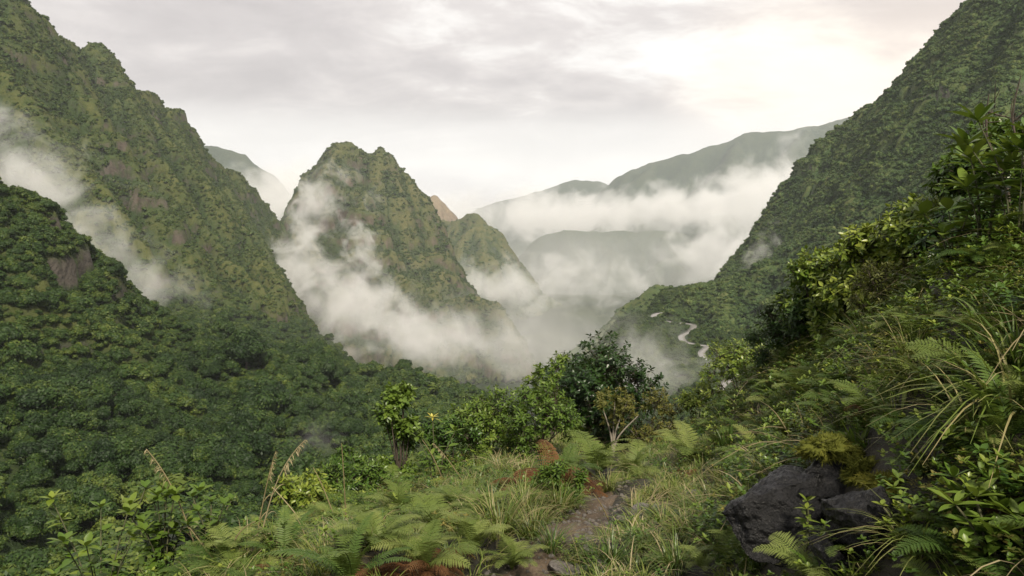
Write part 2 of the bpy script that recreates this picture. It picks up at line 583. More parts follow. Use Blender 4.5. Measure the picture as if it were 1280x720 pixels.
# right mountain
T_RIGHT = mountain('mountain', [
    [(1420, -210, 660), (1300, -92, 705), (1215, 2, 760), (1182, 40, 790), (1155, 68, 812), (1130, 96, 832), (1112, 120, 848), (1092, 132, 862), (1072, 146, 876), (1050, 160, 890), (1030, 182, 905), (1010, 207, 920), (996, 234, 938), (988, 280, 948), (978, 322, 956), (966, 352, 960)],
    [(1215, 2, 760), (1160, 150, 690), (1110, 260, 640), (1060, 330, 610)],
    [(1092, 132, 862), (1050, 230, 790), (1010, 300, 740), (985, 345, 710)],
    [(1330, -60, 640), (1280, 60, 590), (1230, 170, 540), (1150, 300, 500)],
    [(1000, 318, 700), (945, 337, 722), (905, 349, 742), (870, 358, 762), (846, 364, 778), (838, 374, 782)],
    [(905, 349, 742), (908, 395, 690), (910, 418, 664)],
], prof(1.45, 6, 230, 0.6), M_RIGHT, 2.2, 170, -175, rib=(15, 30, 30), warp=(6, 60), rough=(4.2, 26), veg=1.1, vs=5.0, seed=21.3, steps=26, spur_lines=4, spur_x=-0.62, spurs=(80, 180, 0.72), carve=True, label='steep green right mountain with gullies')
# little misty knoll behind it
T_KNOLL = mountain('hill', [
    [(770, 398, 1100), (795, 378, 1090), (822, 358, 1080), (838, 362, 1080), (860, 390, 1090)],
], prof(0.95, 8, 200, 0.6), M_RIGHT, 4.0, 110, -220, rib=(8, 30, 40), warp=(8, 60), rough=(4, 40), veg=1.5, vs=8.0, seed=25.7, label='small misty knoll by the road')

# far ridges
T_FARL = mountain('mountain', [
    [(180, 120, 4300), (235, 180, 4200), (262, 184, 4150), (288, 187, 4120), (305, 191, 4100), (322, 204, 4100), (338, 216, 4120), (360, 250, 4200)],
], prof(1.3, 12, 400, 0.6), M_FAR, 12.0, 420, -350, rib=(40, 90, 120), warp=(20, 200), rough=(10, 100), seed=31.7, spurs=(200, 330, 0.85), label='distant hazy ridge beyond the left mountain')
T_FARM = mountain('mountain', [
    [(560, 285, 7300), (600, 259, 7200), (632, 250, 7100), (655, 244, 7050), (675, 237, 7000), (692, 232, 7000), (715, 227, 7000), (748, 226, 7000), (765, 232, 7050), (800, 260, 7100)],
], prof(0.85, 20, 700, 0.5), M_FAR, 22.0, 800, -350, rib=(30, 160, 200), warp=(30, 300), rough=(14, 160), seed=35.7, spurs=(330, 560, 0.6), label='far misty ridge in the middle of the valley')
T_FARR = mountain('mountain', [
    [(690, 300, 5600), (722, 272, 5560), (744, 252, 5500), (760, 238, 5450), (776, 220, 5400), (790, 211, 5400), (812, 203, 5400), (850, 193, 5400), (880, 188, 5400), (905, 178, 5400), (930, 167, 5400), (960, 166, 5400), (1000, 161, 5400), (1030, 154, 5400), (1060, 148, 5400), (1150, 140, 5500)],
    [(790, 211, 5400), (770, 262, 5000), (745, 300, 4700)],
    [(905, 178, 5400), (880, 262, 5000), (860, 300, 4700)],
], prof(1.0, 20, 700, 0.6), M_FAR, 18.0, 800, -350, rib=(30, 140, 200), warp=(26, 260), rough=(12, 130), seed=38.7, spurs=(260, 520, 0.68), label='broad grey far mountain on the right of the valley')
T_MID = mountain('mountain', [
    [(640, 345, 3900), (660, 315, 3860), (680, 296, 3830), (705, 289, 3800), (760, 290, 3780), (830, 288, 3760), (900, 296, 3760), (980, 300, 3760)],
    [(705, 289, 3800), (735, 345, 3400), (770, 390, 3100)],
    [(830, 288, 3760), (850, 345, 3400), (850, 390, 3000)],
], prof(0.95, 20, 500, 0.7), M_FAR, 12.0, 500, -350, rib=(30, 120, 150), warp=(20, 200), rough=(10, 100), seed=42.7, spurs=(180, 330, 0.65), label='blue grey middle ridge under the cloud band')


# ------------------------------------------------------------------ benches and valley floor
def bench_fn(X, Y):
    z = -63 - 0.209 * X - 0.0815 * Y
    edge = -34 + 0.03 * (Y - 450) + 16 * perlin(Y / 70.0, 3.3)
    z = z - 0.75 * np.maximum(X - edge, 0) - 0.25 * np.maximum(X - edge - 60, 0)
    z = z + 11.0 * fbm(X / 70, Y / 70, 2.2, 4) + 4.0 * ridged(X / 42, Y / 60, 8.8, 3)
    z = z - 0.12 * np.maximum(Y - 400, 0) * sstep(-360, -130, X)
    far = np.maximum(Y - 640, 0)
    z = z - 0.18 * far * sstep(-250, -60, X)
    return z


T_BENCH = Terrain(-420, 190, 60, 980, 3.0, bench_fn)
T_BENCH.obj = T_BENCH.build('terrain', M_FLOOR, -270, 'structure', 0.6, 6.0)

def shelf_fn(X, Y):
    z = -100 + 0.083 * (Y - 520) + 0.10 * (X - 150) + 0.16 * np.minimum(X - 120, 0) + 1.0 * np.minimum(X - 96 - 22 * perlin(Y / 60.0, 7.7), 0)
    z = z - 0.35 * np.maximum(470 - Y, 0) - 0.7 * np.maximum(Y - 785, 0) * sstep(175, 120, X)
    z = z + 6.0 * fbm(X / 55, Y / 55, 5.2, 4)
    d, rz = road_near(X, Y)
    k = sstep(6, 26, d)
    return rz * (1 - k) + z * k


T_SHELF = Terrain(0, 420, 330, 900, 2.5, shelf_fn)
T_SHELF.obj = T_SHELF.build('terrain', M_FLOOR, -240, 'structure', 0.0, 6.0)


def floor_fn(X, Y):
    z = -255 + 40 * fbm(X / 420, Y / 420, 6.6, 5) + 0.00 * Y
    return z


T_FLOOR = Terrain(-8000, 8000, -300, 9000, 60.0, floor_fn)
T_FLOOR.obj = T_FLOOR.build('ground', M_FLOOR, -1e9)

# road ribbon
m, t = new_mat('wet_asphalt')
rc = t.mix(t.noise(t.n('ShaderNodeNewGeometry').outputs['Position'], 0.3, 3), (0.17, 0.165, 0.16), (0.25, 0.24, 0.23))
bs = t.n('ShaderNodeBsdfPrincipled', ins={'Base Color': rc, 'Roughness': 0.22})
t.n('ShaderNodeOutputMaterial', ins={'Surface': bs.outputs[0]})
M_ROAD = m
tg = np.gradient(ROADS[:, :2], axis=0)
tg /= np.linalg.norm(tg, axis=1)[:, None]
nr = np.stack([tg[:, 1], -tg[:, 0]], 1)
RW = 3.1
V, F = [], []
for k, off in enumerate((-RW, -RW + 0.4, RW - 0.4, RW)):
    V.append(np.column_stack([ROADS[:, :2] + nr * off, ROADS[:, 2] + (0.35 if k in (1, 2) else -0.6)]))
V = np.concatenate(V)
n_ = len(ROADS)
for k in range(3):
    i = np.arange(n_ - 1)
    F.append(np.stack([k * n_ + i, (k + 1) * n_ + i, (k + 1) * n_ + i + 1, k * n_ + i + 1], 1))
tag(link('road', mesh_np('road', V, np.concatenate(F), True, [M_ROAD])), 'pale winding mountain road below the right mountain', None, None, 'structure')


# ================================================================== HAZE AND FOG
def box_mesh(name, a, b):
    V = [(x, y, z) for x in (a[0], b[0]) for y in (a[1], b[1]) for z in (a[2], b[2])]
    F = [(0, 1, 3, 2), (4, 6, 7, 5), (0, 4, 5, 1), (2, 3, 7, 6), (0, 2, 6, 4), (1, 5, 7, 3)]
    return mesh_np(name, np.array(V, float), np.array(F), False)


hm = box_mesh('haze', (-8400, -500, -420), (8400, 9300, 1000))
m, t = new_mat('haze_air')
pvn = t.n('ShaderNodeVolumePrincipled', ins={'Color': (0.90, 0.945, 1.0, 1), 'Density': 0.00007, 'Anisotropy': 0.15})
t.n('ShaderNodeOutputMaterial', ins={'Volume': pvn.outputs[0]})
hm.materials.append(m)
tag(link('haze', hm), 'thin valley haze', None, None, 'stuff')


def ico(sub):
    import bmesh
    bm = bmesh.new()
    bmesh.ops.create_icosphere(bm, subdivisions=sub, radius=1.0)
    V = np.array([v.co[:] for v in bm.verts])
    F = np.array([[v.index for v in f.verts] for f in bm.faces])
    bm.free()
    return V, F


ICO2 = ico(2)
ICO3 = ico(3)


def fog(centre, radii, dens, scale, th=0.55, width=0.3, edge=0.62, stretch=(1, 1, 1), tilt=0.0, az=0.0, seed=0.0, detail=6.0, flat=0.0, label=None):
    """a bank of cloud: an egg-shaped region whose density is broken up by noise and thins to nothing before its skin"""
    V, F = ICO3
    me = mesh_np('fog', V, F, True)
    o = link('fog', me)
    o.location = centre
    o.scale = radii
    o.rotation_euler = (0, tilt, az)
    m, t = new_mat('fog_air')
    tcn = t.n('ShaderNodeTexCoord').outputs['Object']
    pos = t.n('ShaderNodeNewGeometry').outputs['Position']
    r = t.vmath('LENGTH', tcn).outputs['Value']
    p = t.vmath('MULTIPLY', pos, tuple(1.0 / (scale * 0.8 * s) for s in stretch)).outputs[0]
    p = t.vmath('ADD', p, (seed * 3.1, seed * 1.7, seed * 2.3)).outputs[0]
    nz = t.noise(p, 1.0, detail, 0.62, 0.6)
    nz = t.math('ADD', t.math('MULTIPLY', t.math('SUBTRACT', nz, 0.5), 2.1), 0.5)
    fall = t.math('SUBTRACT', 1.0, r)
    v = t.math('ADD', nz, t.math('MULTIPLY', t.math('SUBTRACT', fall, 0.5), edge))
    d = t.smooth(v, th, th + width)
    d = t.math('MULTIPLY', d, t.smooth(fall, 0.0, 0.22))
    d = t.math('MULTIPLY', d, dens)
    vs = t.n('ShaderNodeVolumePrincipled', ins={'Color': (0.995, 0.995, 0.995, 1), 'Density': t.math('MULTIPLY', d, 1.55), 'Anisotropy': 0.0})
    t.n('ShaderNodeOutputMaterial', ins={'Volume': vs.outputs[0]})
    me.materials.append(m)
    tag(o, label, None, 'drifting fog banks', 'stuff')
    return o


def fogpx(px, py, Y, rx, ry, rz, dens, scale, **k):
    """centre by its place in the valley; radii: across and up in pixels at that depth, along the view in metres"""
    c = at(px, py, Y)
    s = Y / FPX
    return fog(c, (rx * s * 1.35, rz * 1.2, ry * s * 1.35), dens, scale, **k)


# wisps on the left mountain
fogpx(45, 225, 560, 130, 70, 70, 0.015, 48, th=0.52, width=0.41, tilt=0.50, seed=1, label='pale mist streaming over the left mountain flank')
fogpx(150, 320, 560, 170, 46, 60, 0.012, 46, th=0.53, width=0.41, tilt=0.62, seed=2, label='thin mist along the foot of the left mountain')
# bank between left mountain and the peak
fogpx(440, 385, 1230, 165, 66, 170, 0.009, 80, th=0.50, width=0.36, tilt=0.30, seed=3, label='white fog bank before the central peak')
fogpx(368, 320, 1330, 50, 80, 90, 0.016, 62, th=0.51, width=0.36, tilt=0.6, seed=4, label='fog rising beside the left mountain end')
fogpx(398, 255, 1640, 70, 60, 70, 0.013, 75, th=0.50, width=0.36, tilt=-0.1, seed=5, label='cloud clinging to the dark side of the central peak')
fogpx(458, 318, 1520, 30, 70, 60, 0.014, 48, th=0.53, width=0.36, tilt=-0.5, seed=6, label='wisp climbing the central peak')
# left of the peak, far
fogpx(335, 255, 3400, 95, 55, 500, 0.0035, 330, th=0.40, width=0.36, seed=7, label='bright cloud behind the left mountain')
# base of the second peak
fogpx(640, 355, 2250, 120, 46, 260, 0.0042, 105, th=0.52, width=0.30, seed=8, label='cloud round the foot of the second peak')
fogpx(765, 355, 2300, 120, 60, 260, 0.0036, 100, th=0.61, width=0.30, seed=9, label='broken cloud over the middle valley')
# long band of cloud before the far ridges
fogpx(680, 268, 5000, 190, 36, 700, 0.0032, 300, th=0.48, width=0.26, seed=10, label='cloud sea before the far ridges')
fogpx(840, 262, 4300, 210, 34, 500, 0.0032, 260, th=0.48, width=0.26, tilt=-0.10, seed=11, label='long cloud band under the broad far mountain')
fogpx(955, 255, 3300, 120, 70, 500, 0.0036, 220, th=0.48, width=0.26, tilt=-0.45, seed=12, label='bright cloud heaped beside the right mountain')
fogpx(895, 325, 2600, 130, 46, 350, 0.0030, 150, th=0.52, width=0.30, tilt=-0.2, seed=13, label='cloud over the valley before the right mountain')
fogpx(955, 318, 830, 40, 46, 50, 0.016, 38, th=0.55, width=0.36, seed=14, label='small mist at the foot of the right cliff')
# low fog in the gorge
fogpx(700, 440, 850, 150, 66, 200, 0.0032, 75, th=0.46, width=0.41, tilt=0.08, seed=15, label='grey fog filling the gorge')
fogpx(540, 420, 900, 130, 40, 180, 0.008, 70, th=0.52, width=0.36, tilt=0.15, seed=16, label='fog lapping the edge of the forest bench')
fogpx(810, 478, 560, 95, 75, 90, 0.0085, 52, th=0.42, width=0.41, seed=17, label='mist rising below the road')
fogpx(395, 545, 230, 60, 45, 30, 0.010, 20, th=0.55, width=0.46, seed=18, label='faint mist over the near forest')

# thin even veils that fill the valley
fogpx(760, 345, 3000, 260, 75, 420, 0.0005, 500, th=0.10, width=0.7, edge=0.8, seed=21, label='soft blue grey haze filling the far valley')
fogpx(660, 420, 1500, 190, 60, 380, 0.0007, 240, th=0.20, width=0.7, edge=0.8, seed=22, label='soft haze over the valley floor beyond the bench')


# ================================================================== FOLIAGE MATERIAL
def leaf_material(name, dark, mid, light, rough=0.5, trans=0.25, per_leaf=None, spec=0.4, tip=None, patch=0.0):
    """leaf colour from a value that differs per plant (object random) and per leaf (the mesh attribute 'tone')"""
    m, t = new_mat(name)
    rnd = t.n('ShaderNodeObjectInfo').outputs['Random']
    tone = t.n('ShaderNodeAttribute', attribute_name='tone').outputs['Fac']
    if patch:
        com = t.n('ShaderNodeAttribute', attribute_name='plants', attribute_type='INSTANCER').outputs['Fac']
        pos = t.n('ShaderNodeNewGeometry').outputs['Position']
        pn = t.smooth(t.noise(pos, patch, 4, 0.6), 0.33, 0.67)
        rnd = t.math('ADD', t.math('MULTIPLY', rnd, 0.3), t.math('ADD', t.math('MULTIPLY', pn, 0.35), t.math('MULTIPLY', com, 0.35)))  # gully clumps darker, rib clumps lighter: plant type plus painted relief shade
    v = t.math('ADD', t.math('MULTIPLY', rnd, 0.45), t.math('MULTIPLY', tone, 0.55))
    col = t.ramp(v, [(0.12, dark), (0.5, mid), (0.92, light)])
    if tip is not None:
        tp = t.n('ShaderNodeAttribute', attribute_name='tip').outputs['Fac']
        col = t.mix(tp, col, tip)
    bs = t.n('ShaderNodeBsdfPrincipled', ins={'Base Color': col, 'Roughness': rough})
    bs.inputs['Specular IOR Level'].default_value = spec
    tr = t.n('ShaderNodeBsdfTranslucent', ins={'Color': t.mix(0.5, col, (0.13, 0.165, 0.015))})
    mx = t.n('ShaderNodeMixShader', ins={0: trans, 1: bs.outputs[0], 2: tr.outputs[0]})
    t.n('ShaderNodeOutputMaterial', ins={'Surface': mx.outputs[0]})
    return m


def bark_material(name, a, b, s=30.0):
    m, t = new_mat(name)
    tcn = t.n('ShaderNodeTexCoord').outputs['Object']
    v = t.vmath('MULTIPLY', tcn, (1, 1, 0.25)).outputs[0]
    nz = t.noise(v, s, 5, 0.6)
    col = t.ramp(nz, [(0.35, a), (0.65, b)])
    bm = t.n('ShaderNodeBump', ins={'Strength': 0.6, 'Distance': 0.02, 'Height': nz})
    bs = t.n('ShaderNodeBsdfPrincipled', ins={'Base Color': col, 'Roughness': 0.85, 'Normal': bm.outputs[0]})
    t.n('ShaderNodeOutputMaterial', ins={'Surface': bs.outputs[0]})
    return m


M_TREE = leaf_material('forest_leaf', (0.008, 0.022, 0.005), (0.030, 0.062, 0.011), (0.125, 0.158, 0.026), 0.55, 0.18, spec=0.25, patch=0.03)
M_SCRUB = leaf_material('slope_leaf', (0.019, 0.043, 0.011), (0.046, 0.078, 0.017), (0.118, 0.128, 0.030), 0.6, 0.15, spec=0.2, patch=0.014)
M_SCRUBR = leaf_material('right_slope_leaf', (0.022, 0.050, 0.015), (0.056, 0.098, 0.028), (0.130, 0.158, 0.042), 0.6, 0.15, spec=0.2, patch=0.014)
M_BARK = bark_material('bark', (0.045, 0.035, 0.026), (0.11, 0.09, 0.07))
M_PALEBARK = bark_material('pale_bark', (0.16, 0.14, 0.11), (0.30, 0.27, 0.22))


def unit(v):
    return v / (np.linalg.norm(v, axis=-1, keepdims=True) + 1e-12)


def quads(C, N, size, rng, aspect=1.6):
    """one leaf-spray quad per centre C, facing N"""
    n = len(C)
    A = unit(np.cross(N, rng.normal(size=(n, 3))))
    B = np.cross(N, A)
    s = np.broadcast_to(np.asarray(size, float), (n,))[:, None]
    a, b = A * s * aspect * 0.5, B * s * 0.5
    V = np.stack([C - a, C + b * 0.9 - a * 0.1, C + a, C - b * 0.9 - a * 0.1], 1).reshape(-1, 3)
    F = np.arange(n * 4).reshape(n, 4)
    return V, F


def crown_mesh(name, mat, rng, R=4.0, H=3.2, lobes=13, per=120, leaf=0.55, core=True, low=-0.55):
    VV, FF, TT, k = [], [], [], 0
    FT = []
    for i in range(lobes):
        if i == 0:
            c = np.array([0, 0, H * 0.15])
            r = R * 0.66
        else:
            a = i * 2.39996 + rng.uniform(-0.3, 0.3)
            q = math.sqrt((i - 0.3) / lobes)
            c = np.array([math.cos(a) * q * R * 0.78, math.sin(a) * q * R * 0.78, H * (0.55 * math.sqrt(max(0, 1 - q * q)) + rng.uniform(-0.22, 0.18))])
            r = R * rng.uniform(0.26, 0.46)
        tone = rng.uniform(0.15, 0.85)
        d = unit(rng.normal(size=(per, 3)))
        d = d[d[:, 2] > low]
        wob = 1 + 0.20 * fbm(d[:, 0] * 2.2 + i, d[:, 1] * 2.2, d[:, 2] * 2.2, 3)
        P = c + d * (r * wob * rng.uniform(0.86, 1.08, len(d)))[:, None] * np.array([1, 1, 0.82])
        N = unit(d + rng.normal(size=d.shape) * 0.55 + np.array([0, 0, 0.35]))
        V, F = quads(P, N, leaf * rng.uniform(0.6, 1.25, len(P)), rng)
        VV.append(V)
        FF.append(F + k)
        k += len(V)
        TT.append(np.repeat(np.clip(tone + rng.normal(size=len(P)) * 0.16, 0, 1), 4))
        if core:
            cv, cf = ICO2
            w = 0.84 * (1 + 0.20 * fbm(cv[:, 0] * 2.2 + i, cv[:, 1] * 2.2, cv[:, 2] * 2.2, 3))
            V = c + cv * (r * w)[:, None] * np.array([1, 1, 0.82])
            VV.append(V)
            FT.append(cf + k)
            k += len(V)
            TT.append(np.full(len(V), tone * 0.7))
    me = mesh_np(name, np.concatenate(VV), [np.concatenate(FF)] + ([np.concatenate(FT)] if FT else []), False, [mat], {'tone': np.concatenate(TT)})
    return me


def tube(P, R, n=6):
    """a tapering tube along points P with radii R"""
    P = np.asarray(P, float)
    R = np.broadcast_to(np.asarray(R, float), (len(P),))
    T = unit(np.gradient(P, axis=0))
    ref = np.array([0.31, 0.85, 0.42])
    U = unit(np.cross(T, ref))
    Wv = np.cross(T, U)
    a = np.linspace(0, 2 * np.pi, n, endpoint=False)
    V = P[:, None, :] + (U[:, None, :] * np.cos(a)[None, :, None] + Wv[:, None, :] * np.sin(a)[None, :, None]) * R[:, None, None]
    V = V.reshape(-1, 3)
    i, j = np.meshgrid(np.arange(len(P) - 1), np.arange(n), indexing='ij')
    j2 = (j + 1) % n
    F = np.stack([i * n + j, i * n + j2, (i + 1) * n + j2, (i + 1) * n + j], -1).reshape(-1, 4)
    return V, F


class MB:
    """collects vertices and faces of one mesh"""
    def __init__(self):
        self.V, self.Q, self.T3, self.tone, self.tipv, self.k = [], [], [], [], [], 0

    def add(self, V, F, tone=0.5, tip=0.0):
        F = np.asarray(F)
        self.V.append(np.asarray(V, float))
        (self.Q if F.shape[1] == 4 else self.T3).append(F + self.k)
        self.tone.append(np.broadcast_to(np.asarray(tone, float), (len(V),)))
        self.tipv.append(np.broadcast_to(np.asarray(tip, float), (len(V),)))
        self.k += len(V)

    def mesh(self, name, mat, smooth=True):
        F = []
        if self.Q:
            F.append(np.concatenate(self.Q))
        if self.T3:
            F.append(np.concatenate(self.T3))
        return mesh_np(name, np.concatenate(self.V), F, smooth, [mat], {'tone': np.concatenate(self.tone), 'tip': np.concatenate(self.tipv)})


def scatter(name, pts, scl, sources, label, rot=None, tiltamt=0.12, seed=3, T=None):
    """one 'stuff' object: copies of the source meshes standing on given points"""
    rng = np.random.default_rng(seed)
    n = len(pts)
    me = mesh_np(name, pts, [], True)
    a = me.attributes.new('scl', 'FLOAT', 'POINT')
    a.data.foreach_set('value', np.asarray(scl, np.float32))
    a = me.attributes.new('pl', 'FLOAT', 'POINT')
    a.data.foreach_set('value', (np.full(n, 0.5) if T is None else T.sample(pts[:, 0], pts[:, 1], T.PL)).astype(np.float32))
    a = me.attributes.new('rot', 'FLOAT_VECTOR', 'POINT')
    rv = rng.normal(size=(n, 3)) * tiltamt
    rv[:, 2] = rng.uniform(0, 6.283, n)
    a.data.foreach_set('vector', rv.astype(np.float32).ravel())
    a = me.attributes.new('pick', 'INT', 'POINT')
    a.data.foreach_set('value', rng.integers(0, len(sources), n).astype(np.int32))
    o = link(name, me)
    ng = bpy.data.node_groups.new(name + '_scatter', 'GeometryNodeTree')
    ng.interface.new_socket('Geometry', in_out='INPUT', socket_type='NodeSocketGeometry')
    ng.interface.new_socket('Geometry', in_out='OUTPUT', socket_type='NodeSocketGeometry')
    N = ng.nodes
    gi, go = N.new('NodeGroupInput'), N.new('NodeGroupOutput')
    jo = N.new('GeometryNodeJoinGeometry')
    for s in sources:
        oi = N.new('GeometryNodeObjectInfo')
        oi.inputs['Object'].default_value = s
        gti = N.new('GeometryNodeGeometryToInstance')
        ng.links.new(oi.outputs['Geometry'], gti.inputs[0])
        ng.links.new(gti.outputs[0], jo.inputs[0])

    def attr(nm, typ):
        na = N.new('GeometryNodeInputNamedAttribute')
        na.data_type = typ
        na.inputs['Name'].default_value = nm
        return na.outputs['Attribute']
    iop = N.new('GeometryNodeInstanceOnPoints')
    ng.links.new(gi.outputs[0], iop.inputs['Points'])
    ng.links.new(jo.outputs[0], iop.inputs['Instance'])
    iop.inputs['Pick Instance'].default_value = True
    ng.links.new(attr('pick', 'INT'), iop.inputs['Instance Index'])
    e2r = N.new('FunctionNodeEulerToRotation')
    ng.links.new(attr('rot', 'FLOAT_VECTOR'), e2r.inputs[0])
    ng.links.new(e2r.outputs[0], iop.inputs['Rotation'])
    ng.links.new(attr('scl', 'FLOAT'), iop.inputs['Scale'])
    st = N.new('GeometryNodeStoreNamedAttribute')
    st.data_type = 'FLOAT'
    st.domain = 'INSTANCE'
    st.inputs['Name'].default_value = 'plants'
    ng.links.new(iop.outputs[0], st.inputs['Geometry'])
    ng.links.new(attr('pl', 'FLOAT'), st.inputs['Value'])
    ng.links.new(st.outputs[0], go.inputs[0])
    md = o.modifiers.new('scatter', 'NODES')
    md.node_group = ng
    tag(o, label, None, None, 'stuff')
    return o


def src(me):
    """an object that is only a source for scatter(), not linked into the scene"""
    return bpy.data.objects.new(me.name, me)


def to_px(P):
    """world points -> photo pixels and depth"""
    P = np.asarray(P, float) - np.array(EYE)
    c, s = math.cos(PITCH), math.sin(PITCH)
    d = P[:, 1] * c - P[:, 2] * s
    u = P[:, 1] * s + P[:, 2] * c
    d = np.maximum(d, 1e-3)
    return 640 + FPX * P[:, 0] / d, 360 - FPX * u / d, d


def plant_points(T, n, rng, slope_lo=0.25, slope_w=0.15, conc=0.0, margin=160, patch=0.0, py_max=900):
    """random points on a terrain, thinner on rock and on ridges"""
    gx = rng.uniform(T.xs[0], T.xs[-1], n * 14)
    gy = rng.uniform(T.ys[0], T.ys[-1], n * 14)
    nz = T.sample(gx, gy, T.NZ)
    z = T.sample(gx, gy)
    px, py, d = to_px(np.column_stack([gx, gy, z]))
    ok = (px > -margin) & (px < 1280 + margin) & (py > -margin) & (py < py_max) & (d > 5)
    w = np.clip(1.0 / np.maximum(nz, 0.2), 1, 4) / 4
    w = w * sstep(slope_lo, slope_lo + slope_w, nz + 0.16 * fbm(gx / 22, gy / 22, z / 22, 3))
    if conc:
        cc = T.sample(gx, gy, T.C)
        w = w * (1 - conc + conc * sstep(-2.5, 2.5, cc + 2.2 * fbm(gx / 40, gy / 40, 0.3, 3)))
    ok &= rng.uniform(size=len(gx)) < w
    gx, gy, z = gx[ok][:n], gy[ok][:n], z[ok][:n]
    return np.column_stack([gx, gy, z])


rngf = np.random.default_rng(41)


def sizes(n, lo, hi, p=1.6, big=0.03, k=1.7):
    s = lo + (hi - lo) * rngf.uniform(size=n) ** p
    return np.where(rngf.uniform(size=n) < big, hi * rngf.uniform(1.0, k, n), s)


# sources for the far slopes: low clumps, a few dozen to a hundred leaf sprays each
SC_L = [src(crown_mesh('slope_clump', M_SCRUB, rngf, 2.6, 2.2, 5, 34, 0.75)) for _ in range(3)]
SC_R = [src(crown_mesh('slope_clump', M_SCRUBR, rngf, 2.6, 2.2, 5, 34, 0.75)) for _ in range(3)]
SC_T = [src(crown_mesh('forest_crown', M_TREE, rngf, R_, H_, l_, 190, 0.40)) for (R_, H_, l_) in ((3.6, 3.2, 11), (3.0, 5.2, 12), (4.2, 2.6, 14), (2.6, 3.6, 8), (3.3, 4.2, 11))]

p = plant_points(T_MASSIF, 140000, rngf, 0.24, 0.2, 0.38)
scatter('forest', p, sizes(len(p), 0.5, 1.7), SC_L, 'bushes and small trees covering the left mountain', T=T_MASSIF)
p = plant_points(T_RIGHT, 130000, rngf, 0.16, 0.2, 0.35)
dr, _ = road_near(p[:, 0], p[:, 1])
p = p[dr > 8]
scatter('forest', p, sizes(len(p), 0.5, 1.5), SC_R, 'bushes and small trees covering the right mountain', T=T_RIGHT)
p = plant_points(T_PEAK, 50000, rngf, 0.24, 0.2, 0.38)
scatter('forest', p, sizes(len(p), 0.9, 2.5), SC_L, 'trees covering the central peak', T=T_PEAK)
p = plant_points(T_PEAK2, 8000, rngf, 0.26, 0.16, 0.6)
scatter('forest', p, rngf.uniform(1.4, 3.0, len(p)), SC_R, 'trees covering the second peak', T=T_PEAK2)
p = plant_points(T_KNOLL, 1500, rngf, 0.2, 0.16, 0.3)
scatter('forest', p, rngf.uniform(0.9, 1.7, len(p)), SC_R, 'trees covering the misty knoll')
p = plant_points(T_SHELF, 14000, rngf, 0.3, 0.2, 0.2)
dr, _ = road_near(p[:, 0], p[:, 1])
p = p[dr > 7.0]
scatter('forest', p, rngf.uniform(0.6, 1.4, len(p)), SC_R[:1] + SC_T, 'woodland around the winding road')

# the near forest: the biggest crowns in view are trees of their own, the others one mass
def packed_points(T, gap, rng, slope_lo, margin=140, py_max=900):
    gx, gy = np.meshgrid(np.arange(T.xs[0], T.xs[-1], gap), np.arange(T.ys[0], T.ys[-1], gap))
    gx = (gx + rng.uniform(-0.42, 0.42, gx.shape) * gap).ravel()
    gy = (gy + rng.uniform(-0.42, 0.42, gy.shape) * gap).ravel()
    z, nz = T.sample(gx, gy), T.sample(gx, gy, T.NZ)
    px, py, d = to_px(np.column_stack([gx, gy, z]))
    ok = (px > -margin) & (px < 1280 + margin) & (py > -margin) & (py < py_max) & (d > 5) & (gy > 5)
    ok &= nz + 0.16 * fbm(gx / 22, gy / 22, z / 22, 3) > slope_lo
    return np.column_stack([gx, gy, z])[ok]


pb = packed_points(T_BENCH, 4.6, rngf, 0.24)
ph = packed_points(T_HILL, 2.6, rngf, 0.34)
# where the two grounds cross keep only what stands on the upper one
ph = ph[ph[:, 2] > T_BENCH.sample(ph[:, 0], ph[:, 1]) - 1.5]
inh = (pb[:, 0] > T_HILL.xs[0]) & (pb[:, 0] < T_HILL.xs[-1]) & (pb[:, 1] > T_HILL.ys[0]) & (pb[:, 1] < T_HILL.ys[-1])
pb = pb[~(inh & (T_HILL.sample(pb[:, 0], pb[:, 1]) > pb[:, 2] + 2.0))]
sb = sizes(len(pb), 0.45, 1.5, 1.3, 0.08, 1.6) * (1 + 0.35 * fbm(pb[:, 0] / 30, pb[:, 1] / 30, 1.1, 2))
sh = sizes(len(ph), 0.45, 1.25, 1.3, 0.10, 1.4)
# thin out crowns that would sit inside a bigger one
def thin(P, s, r0):
    order = np.argsort(-s)
    cell, keep = {}, []
    for i in order:
        c = (int(P[i, 0] // 6), int(P[i, 1] // 6))
        r = s[i] * r0
        bad = False
        for a in (-1, 0, 1):
            for b in (-1, 0, 1):
                for j in cell.get((c[0] + a, c[1] + b), ()):
                    if (P[i, 0] - P[j, 0]) ** 2 + (P[i, 1] - P[j, 1]) ** 2 < (0.36 * (r + s[j] * r0)) ** 2:
                        bad = True
                        break
                if bad:
                    break
            if bad:
                break
        if not bad:
            cell.setdefault(c, []).append(i)
            keep.append(i)
    return np.array(keep)


